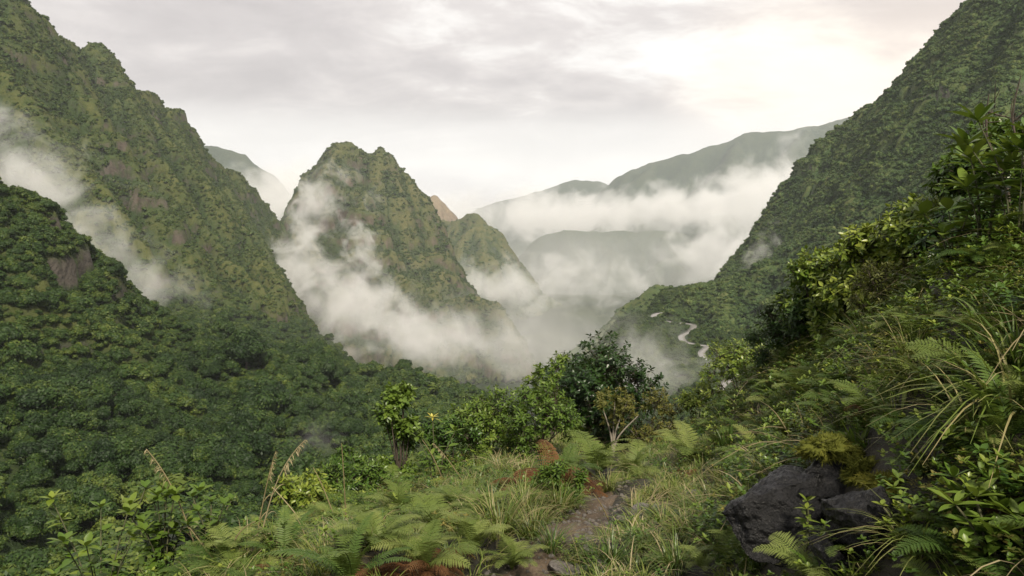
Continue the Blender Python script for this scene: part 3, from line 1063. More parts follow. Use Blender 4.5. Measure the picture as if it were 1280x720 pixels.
k = thin(pb, sb, 4.0)
pb, sb = pb[k], sb[k]
k = thin(ph, sh, 2.6)
ph, sh = ph[k], sh[k]
PT = np.concatenate([pb, ph])
ST = np.concatenate([sb, sh])
SHRUBBY = np.concatenate([np.zeros(len(pb), bool), np.ones(len(ph), bool)])
qx, qy, qd = to_px(PT + np.array([0, 0, 4.0]))
FGX = [-200, 60, 90, 150, 200, 300, 420, 470, 480, 520, 560, 640, 680, 740, 1300]
FGY = [720, 720, 660, 610, 605, 620, 575, 560, 480, 480, 500, 470, 430, 420, 420]
seen = (qx > 0) & (qx < 1280) & (qy < np.interp(qx, FGX, FGY)) & (qy < 720)
size = np.where(seen & ~SHRUBBY, ST / qd, -1)
order = np.argsort(-size)
near = order[:260]
rest = order[260:]
def trunk_mesh(name, rng):
    mb = MB()
    h = 3.6
    P = np.array([[0, 0, -1.0], [0.05, 0.02, 0.5], [0.1, -0.05, 1.8], [0.04, 0.06, h]])
    mb.add(*tube(spline(P, 4), np.linspace(0.24, 0.11, 13), 7))
    for a in range(5):
        th = a * 1.257 + rng.uniform(-0.3, 0.3)
        z0 = rng.uniform(1.4, 3.2)
        Q = np.array([[0.06, 0, z0], [math.cos(th) * 0.8, math.sin(th) * 0.8, z0 + 0.7], [math.cos(th) * 1.9, math.sin(th) * 1.9, z0 + 1.5]])
        mb.add(*tube(spline(Q, 4), np.linspace(0.09, 0.03, 9), 5))
    return mb.mesh(name, M_BARK)


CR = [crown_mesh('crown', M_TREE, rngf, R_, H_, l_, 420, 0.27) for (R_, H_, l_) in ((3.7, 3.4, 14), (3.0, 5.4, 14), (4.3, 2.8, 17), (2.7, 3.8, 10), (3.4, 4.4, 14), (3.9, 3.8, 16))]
TK = [trunk_mesh('trunk', rngf) for _ in range(3)]
for q, i in enumerate(near):
    r = bpy.data.objects.new('forest_tree', None)
    COL.objects.link(r)
    r.location = PT[i]
    r.rotation_euler = (0, 0, rngf.uniform(0, 6.28))
    s = ST[i] * 0.95
    r.scale = (s, s, s * rngf.uniform(0.85, 1.2))
    tag(r, 'round green tree crown packed among others on the valley forest below the cliff', 'tree', 'trees of the valley forest')
    link('trunk', TK[q % 3], r)
    c = link('crown', CR[q % 6], r)
    c.location = (0, 0, 2.1)
pu = np.concatenate([packed_points(T_BENCH, 2.7, rngf, 0.05), packed_points(T_HILL, 2.2, rngf, 0.30)])
pu = pu[(to_px(pu)[2] < 400)]
scatter('undergrowth', pu, rngf.uniform(0.25, 0.75, len(pu)), [src(crown_mesh('thicket', M_TREE, rngf, 2.4, 2.0, 6, 130, 0.32)) for _ in range(3)], 'dark thicket between the trees of the valley forest')
P2 = PT[rest].copy()
P2[:, 2] += np.where(SHRUBBY[rest], 0.1, 1.9 * ST[rest])
scatter('forest', P2, ST[rest], SC_T, 'dense forest filling the valley bench and the dark spur')


# ================================================================== THE NEAR RIDGE WITH ITS PATH
def path_x(y):
    return 0.16 + 0.21 * (y - 3.9) + 0.10 * np.sin(np.asarray(y) * 1.3 + 0.4)


def hf(x, y, fine=True):
    x, y = np.asarray(x, float), np.asarray(y, float)
    u = x - path_x(y)
    z = -0.17 * np.maximum(y - 4.2, 0)
    bank = 1.30 * sstep(0.62, 2.25, u) + 0.48 * np.minimum(np.maximum(u - 1.9, 0), 1.3)
    z = z + bank * (1 - 0.45 * sstep(7.0, 12.0, y))
    z = z - 0.20 * np.maximum(-u - 0.8, 0) - 0.55 * np.maximum(-u - 2.3, 0) - 0.5 * np.maximum(-u - 4.0, 0)
    z = z - 0.75 * np.maximum(y - 10.8, 0) - 0.8 * np.maximum(y - 13, 0)
    z = z - 0.10 * np.exp(-(u / 0.30) ** 2)
    z = z + 0.10 * fbm(x / 0.9, y / 0.9, 3.1, 3)
    if fine:
        z = z + 0.025 * fbm(x / 0.16, y / 0.16, 7.1, 3)
    return z


def ground(px, py):
    """where the view ray through a photo pixel meets the near ridge"""
    d = ray(px, py)
    t = np.linspace(1.2, 22, 1600)
    P = np.array(EYE)[None] + np.array(d)[None] * t[:, None]
    g = hf(P[:, 0], P[:, 1], False)
    k = np.nonzero(P[:, 2] < g)[0]
    i = k[0] if len(k) else len(t) - 1
    return np.array([P[i, 0], P[i, 1], g[i]])


m, t = new_mat('ridge_soil')
pos = t.n('ShaderNodeNewGeometry').outputs['Position']
a = t.noise(pos, 2.2, 5, 0.6)
b = t.noise(pos, 26.0, 5, 0.7)
c = t.noise(pos, 130.0, 3, 0.7)
v = t.math('ADD', t.math('MULTIPLY', a, 0.4), t.math('ADD', t.math('MULTIPLY', b, 0.35), t.math('MULTIPLY', c, 0.25)))
col = t.ramp(v, [(0.34, (0.006, 0.006, 0.003)), (0.5, (0.017, 0.015, 0.007)), (0.66, (0.042, 0.034, 0.017))])
bm = t.n('ShaderNodeBump', ins={'Strength': 0.9, 'Distance': 0.03, 'Height': v})
bs = t.n('ShaderNodeBsdfPrincipled', ins={'Base Color': col, 'Roughness': t.math('ADD', 0.5, t.math('MULTIPLY', a, 0.4)), 'Normal': bm.outputs[0]})
t.n('ShaderNodeOutputMaterial', ins={'Surface': bs.outputs[0]})
M_SOIL = m


class Near(Terrain):
    pass


T_NEAR = Terrain(-9, 9, -2.5, 17, 0.06, hf)
T_NEAR.obj = T_NEAR.build('ground', M_SOIL, -60)

# the trodden path is a strip of bare soil lying 4 mm over the ridge
ys = np.arange(0.6, 6.8, 0.04)
xs = np.linspace(-1, 1, 17)
wv = 0.20 + 0.07 * fbm(ys / 0.5, 0.3, 0.1, 3) - 0.12 * sstep(4.6, 6.8, ys)
PX = path_x(ys)[:, None] + xs[None] * wv[:, None]
PY = np.repeat(ys[:, None], 17, 1)
PZ = hf(PX, PY) + 0.006 - 0.02 * (np.abs(xs)[None] > 0.95)
idx = np.arange(PX.size).reshape(PX.shape)
F = np.stack([idx[:-1, :-1], idx[:-1, 1:], idx[1:, 1:], idx[1:, :-1]], -1).reshape(-1, 4)
m, t = new_mat('path_soil')
pos = t.n('ShaderNodeNewGeometry').outputs['Position']
a = t.noise(pos, 5.0, 5, 0.6)
b = t.noise(pos, 60.0, 5, 0.7)
v = t.math('ADD', t.math('MULTIPLY', a, 0.5), t.math('MULTIPLY', b, 0.5))
col = t.ramp(v, [(0.34, (0.028, 0.020, 0.012)), (0.5, (0.068, 0.048, 0.030)), (0.68, (0.13, 0.095, 0.062))])
bm = t.n('ShaderNodeBump', ins={'Strength': 1.0, 'Distance': 0.02, 'Height': v})
bs = t.n('ShaderNodeBsdfPrincipled', ins={'Base Color': col, 'Roughness': 0.62, 'Normal': bm.outputs[0]})
t.n('ShaderNodeOutputMaterial', ins={'Surface': bs.outputs[0]})
tag(link('path', mesh_np('path', np.stack([PX, PY, PZ], -1).reshape(-1, 3), F, True, [m])), 'narrow trodden brown soil path', None, None, 'structure')


# ================================================================== PLANT GENERATORS
M_GLOSSY = leaf_material('glossy_leaf', (0.022, 0.050, 0.008), (0.072, 0.130, 0.016), (0.240, 0.280, 0.040), 0.34, 0.25, spec=0.38)
M_MIDLEAF = leaf_material('mid_leaf', (0.018, 0.046, 0.008), (0.048, 0.100, 0.014), (0.130, 0.190, 0.030), 0.36, 0.25, spec=0.3)
M_DARKLEAF = leaf_material('dark_leaf', (0.009, 0.026, 0.006), (0.022, 0.052, 0.010), (0.062, 0.105, 0.020), 0.36, 0.2, spec=0.35)
M_BRIGHT = leaf_material('bright_leaf', (0.034, 0.074, 0.010), (0.090, 0.150, 0.020), (0.215, 0.260, 0.045), 0.42, 0.3, spec=0.3)
M_OLIVE = leaf_material('olive_leaf', (0.030, 0.040, 0.009), (0.080, 0.088, 0.018), (0.180, 0.155, 0.040), 0.5, 0.22, spec=0.2)
M_FERN = leaf_material('fern_green', (0.062, 0.105, 0.020), (0.135, 0.185, 0.040), (0.260, 0.290, 0.090), 0.5, 0.32, spec=0.25)
M_FERND = leaf_material('fern_deep_green', (0.028, 0.062, 0.012), (0.066, 0.115, 0.022), (0.130, 0.175, 0.042), 0.48, 0.3, spec=0.25)
M_DEAD = leaf_material('dead_fern_brown', (0.040, 0.017, 0.008), (0.105, 0.048, 0.020), (0.190, 0.105, 0.048), 0.75, 0.2, spec=0.15)
M_BLADE = leaf_material('grass_blade', (0.048, 0.088, 0.014), (0.112, 0.165, 0.026), (0.235, 0.265, 0.065), 0.45, 0.32, spec=0.35, tip=(0.30, 0.25, 0.12))
M_BLADED = leaf_material('deep_grass_blade', (0.028, 0.064, 0.012), (0.072, 0.130, 0.022), (0.165, 0.215, 0.050), 0.4, 0.3, spec=0.4, tip=(0.22, 0.20, 0.09))
M_STRAW = leaf_material('dry_straw', (0.13, 0.10, 0.05), (0.25, 0.205, 0.11), (0.42, 0.36, 0.22), 0.6, 0.25, spec=0.25)
M_MOSS = leaf_material('moss_yellow', (0.050, 0.058, 0.012), (0.105, 0.115, 0.020), (0.190, 0.175, 0.030), 0.8, 0.2, spec=0.1)
M_TWIG = bark_material('twig_bark', (0.035, 0.026, 0.018), (0.085, 0.066, 0.048), 60)
M_STEM = bark_material('green_stem', (0.045, 0.055, 0.020), (0.095, 0.090, 0.045), 60)
M_YELLOW = leaf_material('yellow_petal', (0.36, 0.30, 0.04), (0.48, 0.42, 0.07), (0.60, 0.55, 0.14), 0.45, 0.3)
M_WHITE = leaf_material('white_petal', (0.5, 0.5, 0.45), (0.65, 0.65, 0.6), (0.75, 0.75, 0.72), 0.5, 0.25)

UP = np.array([0.0, 0.0, 1.0])


def leaves(P, D, N, L, Wd, nseg=3, droop=0.15, fold=0.25, prof_pow=0.8, base=0.12):
    """a batch of folded, drooping leaves: P bases, D directions, N upper-side normals, L lengths, Wd widths"""
    P, D, N = np.atleast_2d(P), unit(np.atleast_2d(D)), np.atleast_2d(N)
    n = len(P)
    L = np.broadcast_to(np.asarray(L, float), (n,))[:, None]
    Wd = np.broadcast_to(np.asarray(Wd, float), (n,))[:, None]
    droop = np.broadcast_to(np.asarray(droop, float), (n,))[:, None]
    B = unit(np.cross(D, N))
    N = np.cross(B, D)
    rows = []
    for k in range(nseg + 1):
        s = k / nseg
        c = P + D * L * (s - 0.22 * droop * s * s) - UP * droop * L * s ** 2.0
        w = Wd * 0.5 * max(base if k == 0 else 0.02, (math.sin(math.pi * min(s ** prof_pow, 1.0)) if 0 < k < nseg else (base if k == 0 else 0.03)))
        dn = N * fold * w
        rows += [c - B * w, c - dn, c + B * w]
    V = np.stack(rows, 1).reshape(-1, 3)
    m_ = (nseg + 1) * 3
    f = []
    for k in range(nseg):
        a = k * 3
        f += [[a, a + 1, a + 4, a + 3], [a + 1, a + 2, a + 5, a + 4]]
    f = np.array(f)
    F = (f[None] + (np.arange(n) * m_)[:, None, None]).reshape(-1, 4)
    return V, F, m_


def add_leaves(mb, P, D, N, L, Wd, tone, tip=0.0, **k):
    V, F, m_ = leaves(P, D, N, L, Wd, **k)
    n = len(np.atleast_2d(P))
    tn = np.repeat(np.broadcast_to(np.asarray(tone, float), (n,)), m_)
    nseg = k.get('nseg', 3)
    if np.ndim(tip) or tip:
        tp = np.broadcast_to(np.asarray(tip, float), (n,))
        s = np.repeat(np.arange(nseg + 1) / nseg, 3)
        tv = (tp[:, None] * s[None] ** 2).ravel()
    else:
        tv = np.zeros(len(V))
    mb.add(V, F, np.clip(tn, 0, 1), tv)


def shrub_meshes(rng, R=0.6, H=1.0, tips=140, leaf=0.05, lw=0.4, per=8, mat=None, base_h=0.06, shape=1.0, open_=0.5, droop=0.15, inner=0.35, bark=None, up=0.5, stems=5, clump=9):
    """(stem mesh, foliage mesh): leaf whorls at the ends of twigs gathered in uneven clumps"""
    st, fo = MB(), MB()
    # clump centres over an uneven crown
    cs = []
    for i in range(clump):
        a = i * 2.39996 + rng.uniform(-0.4, 0.4)
        q = math.sqrt((i + 0.2) / clump)
        zz = base_h + (H - base_h) * (0.35 + 0.62 * math.sqrt(max(0.0, 1 - (q * 0.95) ** 2)) * rng.uniform(0.82, 1.08)) if i % 2 else base_h + (H - base_h) * rng.uniform(0.12, 0.8)
        cs.append([math.cos(a) * q * R * 0.8 * shape, math.sin(a) * q * R * 0.8, zz - R * 0.22])
    cs = np.array(cs)
    roots = []
    for s in range(stems):
        a = rng.uniform(0, 6.283)
        b = np.array([math.cos(a), math.sin(a), 0]) * rng.uniform(0.0, 0.10) * R
        roots.append(b)
    for i, c in enumerate(cs):
        b = roots[i % stems]
        mid = b * 0.5 + c * 0.45 + np.array([rng.normal() * 0.06 * R, rng.normal() * 0.06 * R, -0.02 * H])
        rr = 0.011 * (H ** 0.8) * rng.uniform(0.7, 1.2)
        st.add(*tube(spline(np.array([b - UP * 0.08, (b + mid) / 2 + rng.normal(size=3) * 0.03 * R, mid, c]), 4), np.linspace(rr, rr * 0.4, 13), 5), tone=0.5)
    tips = int(tips * 1.9)
    leaf = leaf * 1.15
    per_c = max(3, tips // clump)
    for c in cs:
        tone0 = rng.uniform(0.2, 0.8)
        r = R * rng.uniform(0.30, 0.48)
        d = unit(rng.normal(size=(per_c, 3)) + np.array([0, 0, up]) + 0.5 * unit(c - np.array([0, 0, H * 0.35])))
        q = np.where(rng.uniform(size=per_c) < inner, rng.uniform(0.4, 0.85, per_c), rng.uniform(0.85, 1.2, per_c))
        T = c + d * (r * q)[:, None]
        for j in range(per_c):
            if rng.uniform() < 0.55:
                Q = np.array([c * 0.75 + T[j] * 0.25 - UP * 0.02, (c + T[j]) / 2 - UP * 0.01, T[j]])
                st.add(*tube(Q, [0.0045 * H ** 0.5, 0.0035 * H ** 0.5, 0.002], 4))
        # whorls of leaves round each twig end
        n = per_c * per
        ax = np.repeat(unit(d * 0.8 + np.array([0, 0, 0.45]) + rng.normal(size=d.shape) * 0.15), per, 0)
        e1 = unit(np.cross(ax, np.array([0.3, 0.2, 0.93])))
        e2 = np.cross(ax, e1)
        ph = np.tile(np.arange(per) * 2.39996, per_c) + np.repeat(rng.uniform(0, 6.28, per_c), per)
        lift = np.tile(np.linspace(-0.25, 0.95, per), per_c) + rng.normal(size=n) * 0.18
        D = unit(e1 * np.cos(ph)[:, None] + e2 * np.sin(ph)[:, None] + ax * lift[:, None])
        N = unit(ax - D * (ax * D).sum(1)[:, None] + rng.normal(size=D.shape) * 0.12)
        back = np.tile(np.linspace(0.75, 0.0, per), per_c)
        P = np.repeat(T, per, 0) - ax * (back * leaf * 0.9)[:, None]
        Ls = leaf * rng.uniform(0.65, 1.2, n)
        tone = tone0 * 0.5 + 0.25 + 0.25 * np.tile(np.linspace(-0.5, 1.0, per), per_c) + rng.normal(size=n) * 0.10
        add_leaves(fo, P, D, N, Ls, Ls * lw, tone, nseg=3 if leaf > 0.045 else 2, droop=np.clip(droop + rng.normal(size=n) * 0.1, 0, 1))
    return st.mesh('stem', bark or M_TWIG), fo.mesh('foliage', mat or M_GLOSSY, False)


def frond_mesh(rng, L=0.6, W=0.26, pairs=20, mat=None, arch=1.0, bip=True, name='frond', curl=0.0, wilt=0.0):
    """one fern frond leaving the crown along +X and arching over"""
    mb = MB()
    n = 22
    s = np.linspace(0, 1, n)
    ang = math.radians(62) - arch * (1.0 * s + 0.75 * s ** 2)
    if wilt:
        ang = math.radians(55) - wilt * 2.2 * s
    ds = L / (n - 1)
    X = np.concatenate([[0], np.cumsum(np.cos(ang[:-1]) * ds)])
    Z = np.concatenate([[0], np.cumsum(np.sin(ang[:-1]) * ds)])
    Yb = 0.05 * L * np.sin(s * 2.5 + rng.uniform(0, 6)) * s
    C = np.column_stack([X, Yb, Z])
    mb.add(*tube(C, np.linspace(0.0042, 0.0012, n) * (L / 0.6), 4), tone=0.35)
    Tn = unit(np.gradient(C, axis=0))
    sp = np.linspace(0.16, 0.985, pairs)
    ci = np.array([[np.interp(v, s, C[:, k]) for k in range(3)] for v in sp])
    ti = unit(np.array([[np.interp(v, s, Tn[:, k]) for k in range(3)] for v in sp]))
    plen = W * np.clip(np.sin(np.pi * np.clip((sp - 0.05) * 0.95, 0, 1) ** 0.72), 0.03, 1) * np.where(sp < 0.3, 0.7 + sp, 1.0)
    for side in (-1, 1):
        yb = np.array([0, 1.0, 0]) * side
        nn = unit(np.cross(ti, np.cross(np.repeat(UP[None], pairs, 0), ti)))
        bb = unit(np.cross(nn, ti)) * side
        D = unit(bb * 0.92 + ti * 0.42 + nn * 0.10 + rng.normal(size=ti.shape) * 0.05)
        pl = plen * rng.uniform(0.88, 1.08, pairs)
        dr = 0.22 + 0.25 * curl + wilt * 0.6
        if not bip:
            add_leaves(mb, ci, D, nn, pl, np.full(pairs, L / pairs * 0.72), 0.45 + 0.3 * sp + rng.normal(size=pairs) * 0.06, nseg=4, droop=dr, fold=0.2, prof_pow=0.55, base=0.6)
        else:
            q = 8
            for k in range(q):
                a = (k + 0.6) / q
                w = L / pairs * 1.02 * math.sin(math.pi * min(1, (0.25 + 0.72 * a)) ** 1.0) * 0.9 + 0.001
                Pc = ci + D * (pl * a)[:, None] - UP * (dr * pl * a * a)[:, None]
                for sd in (-1, 1):
                    D2 = unit(ti * sd * 0.86 + D * 0.5 + rng.normal(size=D.shape) * 0.06)
                    add_leaves(mb, Pc, D2, nn, np.full(pairs, w * 0.66) * np.clip(pl / W + 0.45, 0.4, 1), pl / q * 0.95, 0.35 + 0.35 * sp + 0.15 * a + rng.normal(size=pairs) * 0.05, nseg=1, droop=0.2, fold=0.1, base=0.9)
            add_leaves(mb, ci, D, nn, pl, np.full(pairs, 0.006 * L / 0.6), 0.4, nseg=2, droop=dr, fold=0.1, base=0.8)
    return mb.mesh(name, mat or M_FERN, False)


def tussock_mesh(rng, n=110, L=0.5, wd=0.008, spread=0.07, droop=0.6, lean=0.5, mat=None, dry=0.25, name='blades'):
    mb = MB()
    a = rng.uniform(0, 6.283, n)
    r = np.sqrt(rng.uniform(0, 1, n)) * spread
    P = np.column_stack([np.cos(a) * r, np.sin(a) * r, np.full(n, -0.02)])
    a2 = a + rng.normal(size=n) * 0.6
    out = lean * (r / spread) * rng.uniform(0.5, 1.3, n)
    D = unit(np.column_stack([np.cos(a2) * out, np.sin(a2) * out, np.ones(n)]))
    N = unit(np.column_stack([-np.cos(a2), -np.sin(a2), out + 0.2]) + rng.normal(size=(n, 3)) * 0.3)
    Ls = L * rng.uniform(0.45, 1.1, n)
    # blades bow outward: the tip falls along the lean
    nseg = 6
    rows = []
    Dh = np.column_stack([np.cos(a2), np.sin(a2), np.zeros(n)])
    B = unit(np.cross(Dh, UP) + rng.normal(size=(n, 3)) * 0.15)
    bow = droop * rng.uniform(0.3, 1.2, n)
    for k in range(nseg + 1):
        s = k / nseg
        c = P + D * (Ls * s)[:, None] + Dh * (Ls * bow * 0.62 * s * s)[:, None] - UP * (Ls * bow * 0.72 * s ** 2.6)[:, None]
        w = wd * (1 - s ** 1.6) * 0.5 + 0.0006
        rows += [c - B * w, c + B * w]
    V = np.stack(rows, 1).reshape(-1, 3)
    f = np.array([[2 * k, 2 * k + 1, 2 * k + 3, 2 * k + 2] for k in range(nseg)])
    m_ = (nseg + 1) * 2
    F = (f[None] + (np.arange(n) * m_)[:, None, None]).reshape(-1, 4)
    isdry = rng.uniform(size=n) < dry
    s = np.repeat(np.arange(nseg + 1) / nseg, 2)
    tip = np.where(isdry[:, None], 0.55 + 0.45 * s[None], 0.55 * s[None] ** 3 * (rng.uniform(size=n) < 0.5)[:, None])
    mb.add(V, F, np.repeat(np.clip(rng.normal(0.5, 0.2, n), 0, 1), m_), tip.ravel())
    return mb.mesh(name, mat or M_BLADE, False)


def stalk_meshes(rng, L=0.9, lean=0.35, head=True, bend=0.5):
    st, hd = MB(), MB()
    n = 12
    s = np.linspace(0, 1, n)
    C = np.column_stack([L * (lean * s + bend * 0.25 * s ** 3), 0.03 * L * np.sin(3 * s), L * (s - 0.16 * bend * s ** 3)])
    st.add(*tube(C, np.linspace(0.0056, 0.0026, n), 5), tone=0.6)
    for k in (3, 5):
        add_leaves(st, C[k], [rng.uniform(0.2, 0.6), rng.uniform(-0.6, 0.6), 0.8], [0, -0.3, 0.4], L * 0.28, 0.007, 0.6, nseg=4, droop=0.5, base=0.7, prof_pow=0.5)
    if head:
        tt = np.linspace(0.70, 1.0, 16)
        P = np.array([[np.interp(v, s, C[:, k]) for k in range(3)] for v in tt])
        for rep in range(3):
            D = np.column_stack([rng.uniform(0.1, 0.9, 16), rng.normal(size=16) * 0.5, rng.uniform(-0.5, 0.5, 16)])
            add_leaves(hd, P, D, np.array([[0, 0, 1.0]]) + rng.normal(size=(16, 3)) * 0.3, L * 0.05 * (1.25 - tt) / 0.4, 0.006, rng.uniform(0.3, 0.9, 16), nseg=2, droop=0.6, base=0.5)
    return st.mesh('stalk', M_STRAW, True), (hd.mesh('seed_head', M_STRAW, False) if head else None)


def sword_mesh(rng, n=20, L=0.5, wd=0.03, mat=None, droop=0.25, lean=0.55, name='leaf_fan'):
    mb = MB()
    a = rng.uniform(0, 6.283, n)
    ln = lean * rng.uniform(0.2, 1.0, n)
    D = np.column_stack([np.cos(a) * ln, np.sin(a) * ln, np.ones(n)])
    N = np.column_stack([-np.cos(a), -np.sin(a), ln])
    P = np.column_stack([np.cos(a), np.sin(a), np.zeros(n)]) * 0.03
    Ls = L * rng.uniform(0.55, 1.1, n)
    add_leaves(mb, P, D, N, Ls, wd * rng.uniform(0.7, 1.2, n), rng.uniform(0.2, 0.9, n), 0.35 * (rng.uniform(size=n) < 0.4), nseg=6, droop=droop * rng.uniform(0.3, 1.8, n), fold=0.5, base=0.75, prof_pow=0.62)
    return mb.mesh(name, mat or M_BLADED, True)


def sprig_meshes(rng, stems=7, H=0.4, leaf=0.09, lw=0.33, mat=None, whorls=5, droop=0.25, top=6, spread=0.5, bark=None):
    """upright stems carrying pairs of big leaves and a rosette on top"""
    st, fo = MB(), MB()
    for i in range(stems):
        a = i * 2.4 + rng.uniform(-0.4, 0.4)
        lean = spread * rng.uniform(0.2, 1.0)
        h = H * rng.uniform(0.6, 1.1)
        C = spline(np.array([[math.cos(a) * 0.03, math.sin(a) * 0.03, -0.04], [math.cos(a) * lean * h * 0.35, math.sin(a) * lean * h * 0.35, h * 0.5], [math.cos(a) * lean * h, math.sin(a) * lean * h, h]]), 5)
        st.add(*tube(C, np.linspace(0.006, 0.003, len(C)), 5))
        tone0 = rng.uniform(0.3, 0.7)
        for k in range(whorls):
            f = 0.35 + 0.6 * k / whorls
            c = C[int(f * (len(C) - 1))]
            ph = k * 1.9 + i + np.array([0, math.pi]) + rng.normal(size=2) * 0.2
            D = np.column_stack([np.cos(ph), np.sin(ph), rng.uniform(0.1, 0.5, 2)])
            Lk = leaf * rng.uniform(0.7, 1.1, 2)
            add_leaves(fo, np.repeat(c[None], 2, 0), D, np.repeat(UP[None], 2, 0) + rng.normal(size=(2, 3)) * 0.2, Lk, Lk * lw, tone0 + rng.normal(size=2) * 0.12, nseg=5, droop=droop, fold=0.3, prof_pow=0.85)
        ph = np.arange(top) * 2.4 + i
        D = np.column_stack([np.cos(ph), np.sin(ph), np.linspace(0.15, 1.5, top)])
        N = UP[None] - np.column_stack([np.cos(ph), np.sin(ph), np.zeros(top)]) * np.linspace(0.1, 1.2, top)[:, None]
        Lk = leaf * rng.uniform(0.75, 1.15, top)
        add_leaves(fo, np.repeat(C[-1][None], top, 0), D, N, Lk, Lk * lw, tone0 + 0.15 + rng.normal(size=top) * 0.1, nseg=5, droop=droop, fold=0.3, prof_pow=0.85)
    return st.mesh('stem', bark or M_STEM), fo.mesh('foliage', mat or M_GLOSSY, True)


def thing(name, label, cat, loc, rz=0.0, sc=1.0, group=None):
    o = bpy.data.objects.new(name, None)
    COL.objects.link(o)
    o.empty_display_size = 0.1
    o.location = loc
    o.rotation_euler = (0, 0, rz)
    o.scale = (sc, sc, sc) if not hasattr(sc, '__len__') else sc
    return tag(o, label, cat, group)


# ================================================================== PLANTING THE RIDGE
rp = np.random.default_rng(99)


def px_m(px, py):
    """base point and metres per photo pixel there"""
    g = ground(px, py)
    return g, (g[1] * math.cos(PITCH) - (g[2] - EYE.z) * math.sin(PITCH)) / FPX


def put_shrub(px, py, w_px, h_px, label, mat, leaf=0.05, tips=150, lift=0.0, Y=None, cat='shrub', name='shrub', group=None, **k):
    """a shrub whose base shows (or would show) at a pixel, w x h pixels big"""
    if Y is None:
        g, m_ = px_m(px, py)
    else:
        p = at(px, py, Y)
        g = np.array([p.x, p.y, float(hf(p.x, p.y))])
        m_ = Y / FPX
        h_px = h_px + (p.z - g[2]) / m_ if p.z > g[2] else h_px
    st, fo = shrub_meshes(rp, R=w_px * m_ / 2, H=h_px * m_, tips=tips, leaf=leaf, mat=mat, **k)
    o = thing(name, label, cat, tuple(g - np.array([0, 0, 0.03])), rp.uniform(0, 6.28) if k.get('shape', 1) == 1 else 0, 1.0, group)
    link('stem', st, o)
    link('foliage', fo, o)
    return o


# ---- trees and shrubs standing on the brow
put_shrub(742, 580, 160, 108, 'dark dense bushy tree standing out against the fog of the gorge', M_DARKLEAF, 0.062, 640, cat='tree', name='tree', clump=22, stems=4, lw=0.5, Y=10.6, inner=0.3)
put_shrub(690, 590, 70, 125, 'slim leggy shrub with small pale leaves leaning out beside the dark bushy tree', M_BRIGHT, 0.05, 90, clump=9, Y=9.6, lw=0.45)
put_shrub(610, 600, 120, 92, 'light green feathery shrub between the slender column shrub and the dark tree', M_BRIGHT, 0.045, 300, clump=17, Y=8.4, lw=0.42)
put_shrub(672, 605, 100, 92, 'fresh green bushy shrub directly below the dark tree', M_BRIGHT, 0.042, 260, clump=14, Y=7.9, lw=0.42)
put_shrub(560, 605, 80, 76, 'mid green shrub beside the yellow flower', M_MIDLEAF, 0.045, 190, clump=11, Y=7.8)
put_shrub(498, 610, 58, 140, 'slender column shaped shrub with round glossy leaves at the brow edge', M_MIDLEAF, 0.050, 190, clump=16, Y=7.4, lw=0.62, stems=2)
put_shrub(806, 590, 92, 82, 'low brownish green shrub at the foot of the dark tree', M_OLIVE, 0.04, 200, clump=11, Y=9.4)
put_shrub(872, 575, 58, 78, 'small round bright green shrub at the far end of the path', M_BRIGHT, 0.04, 150, clump=9, Y=9.2)
put_shrub(926, 560, 96, 82, 'flat topped mid green shrub above the sword leaved plant', M_GLOSSY, 0.04, 260, clump=14, Y=8.8)
put_shrub(965, 560, 70, 70, 'dark small leaved shrub above the black boulders', M_DARKLEAF, 0.036, 180, clump=10, Y=7.6)
put_shrub(440, 650, 90, 85, 'fine leaved scrub behind the big fern clump at the brow edge', M_MIDLEAF, 0.04, 190, clump=11, Y=6.6)
put_shrub(380, 665, 80, 80, 'dull green scrub beside the tall dry stalks', M_GLOSSY, 0.045, 150, clump=9, Y=6.2)
# ---- bushes climbing the bank on the right
put_shrub(1030, 470, 110, 112, 'lowest glossy bush of the row climbing the bank, yellow green at its tips', M_GLOSSY, 0.052, 330, clump=17, Y=6.8, lw=0.45)
put_shrub(1000, 505, 90, 80, 'dark bush below the row of glossy bushes on the bank', M_DARKLEAF, 0.045, 220, clump=12, Y=7.0)
put_shrub(1098, 420, 125, 108, 'second glossy bush up the bank with dense yellow green top', M_GLOSSY, 0.052, 380, clump=18, Y=6.2, lw=0.45)
put_shrub(1172, 360, 135, 125, 'third glossy bush up the bank, dark inside with shining leaves', M_GLOSSY, 0.052, 420, clump=20, Y=5.8, lw=0.45)
put_shrub(1132, 330, 90, 70, 'small bush in the crook between two glossy bank bushes', M_GLOSSY, 0.045, 200, clump=11, Y=6.4, lw=0.45)
put_shrub(1252, 300, 150, 145, 'topmost glossy bush of the bank with bare branches above it', M_GLOSSY, 0.052, 460, clump=22, Y=5.4, lw=0.45)
put_shrub(1215, 420, 120, 85, 'shaded dark bush under the large leaved plant', M_DARKLEAF, 0.05, 230, clump=12, Y=5.0)
put_shrub(1110, 470, 110, 70, 'brown tinged twiggy bush under the glossy bank bushes', M_OLIVE, 0.035, 200, clump=12, Y=5.6)


def put_sprig(px, py, h_px, label, mat, leaf, cat='leafy plant', name='leafy_plant', Y=None, group=None, **k):
    if Y is None:
        g, m_ = px_m(px, py)
    else:
        p = at(px, py, Y)
        g, m_ = np.array([p.x, p.y, float(hf(p.x, p.y))]), Y / FPX
        h_px = h_px + max(0, (p.z - g[2]) / m_)
    st, fo = sprig_meshes(rp, H=h_px * m_, leaf=leaf, mat=mat, **k)
    o = thing(name, label, cat, tuple(g), rp.uniform(0, 6.28), 1.0, group)
    link('stem', st, o)
    link('foliage', fo, o)
    return o


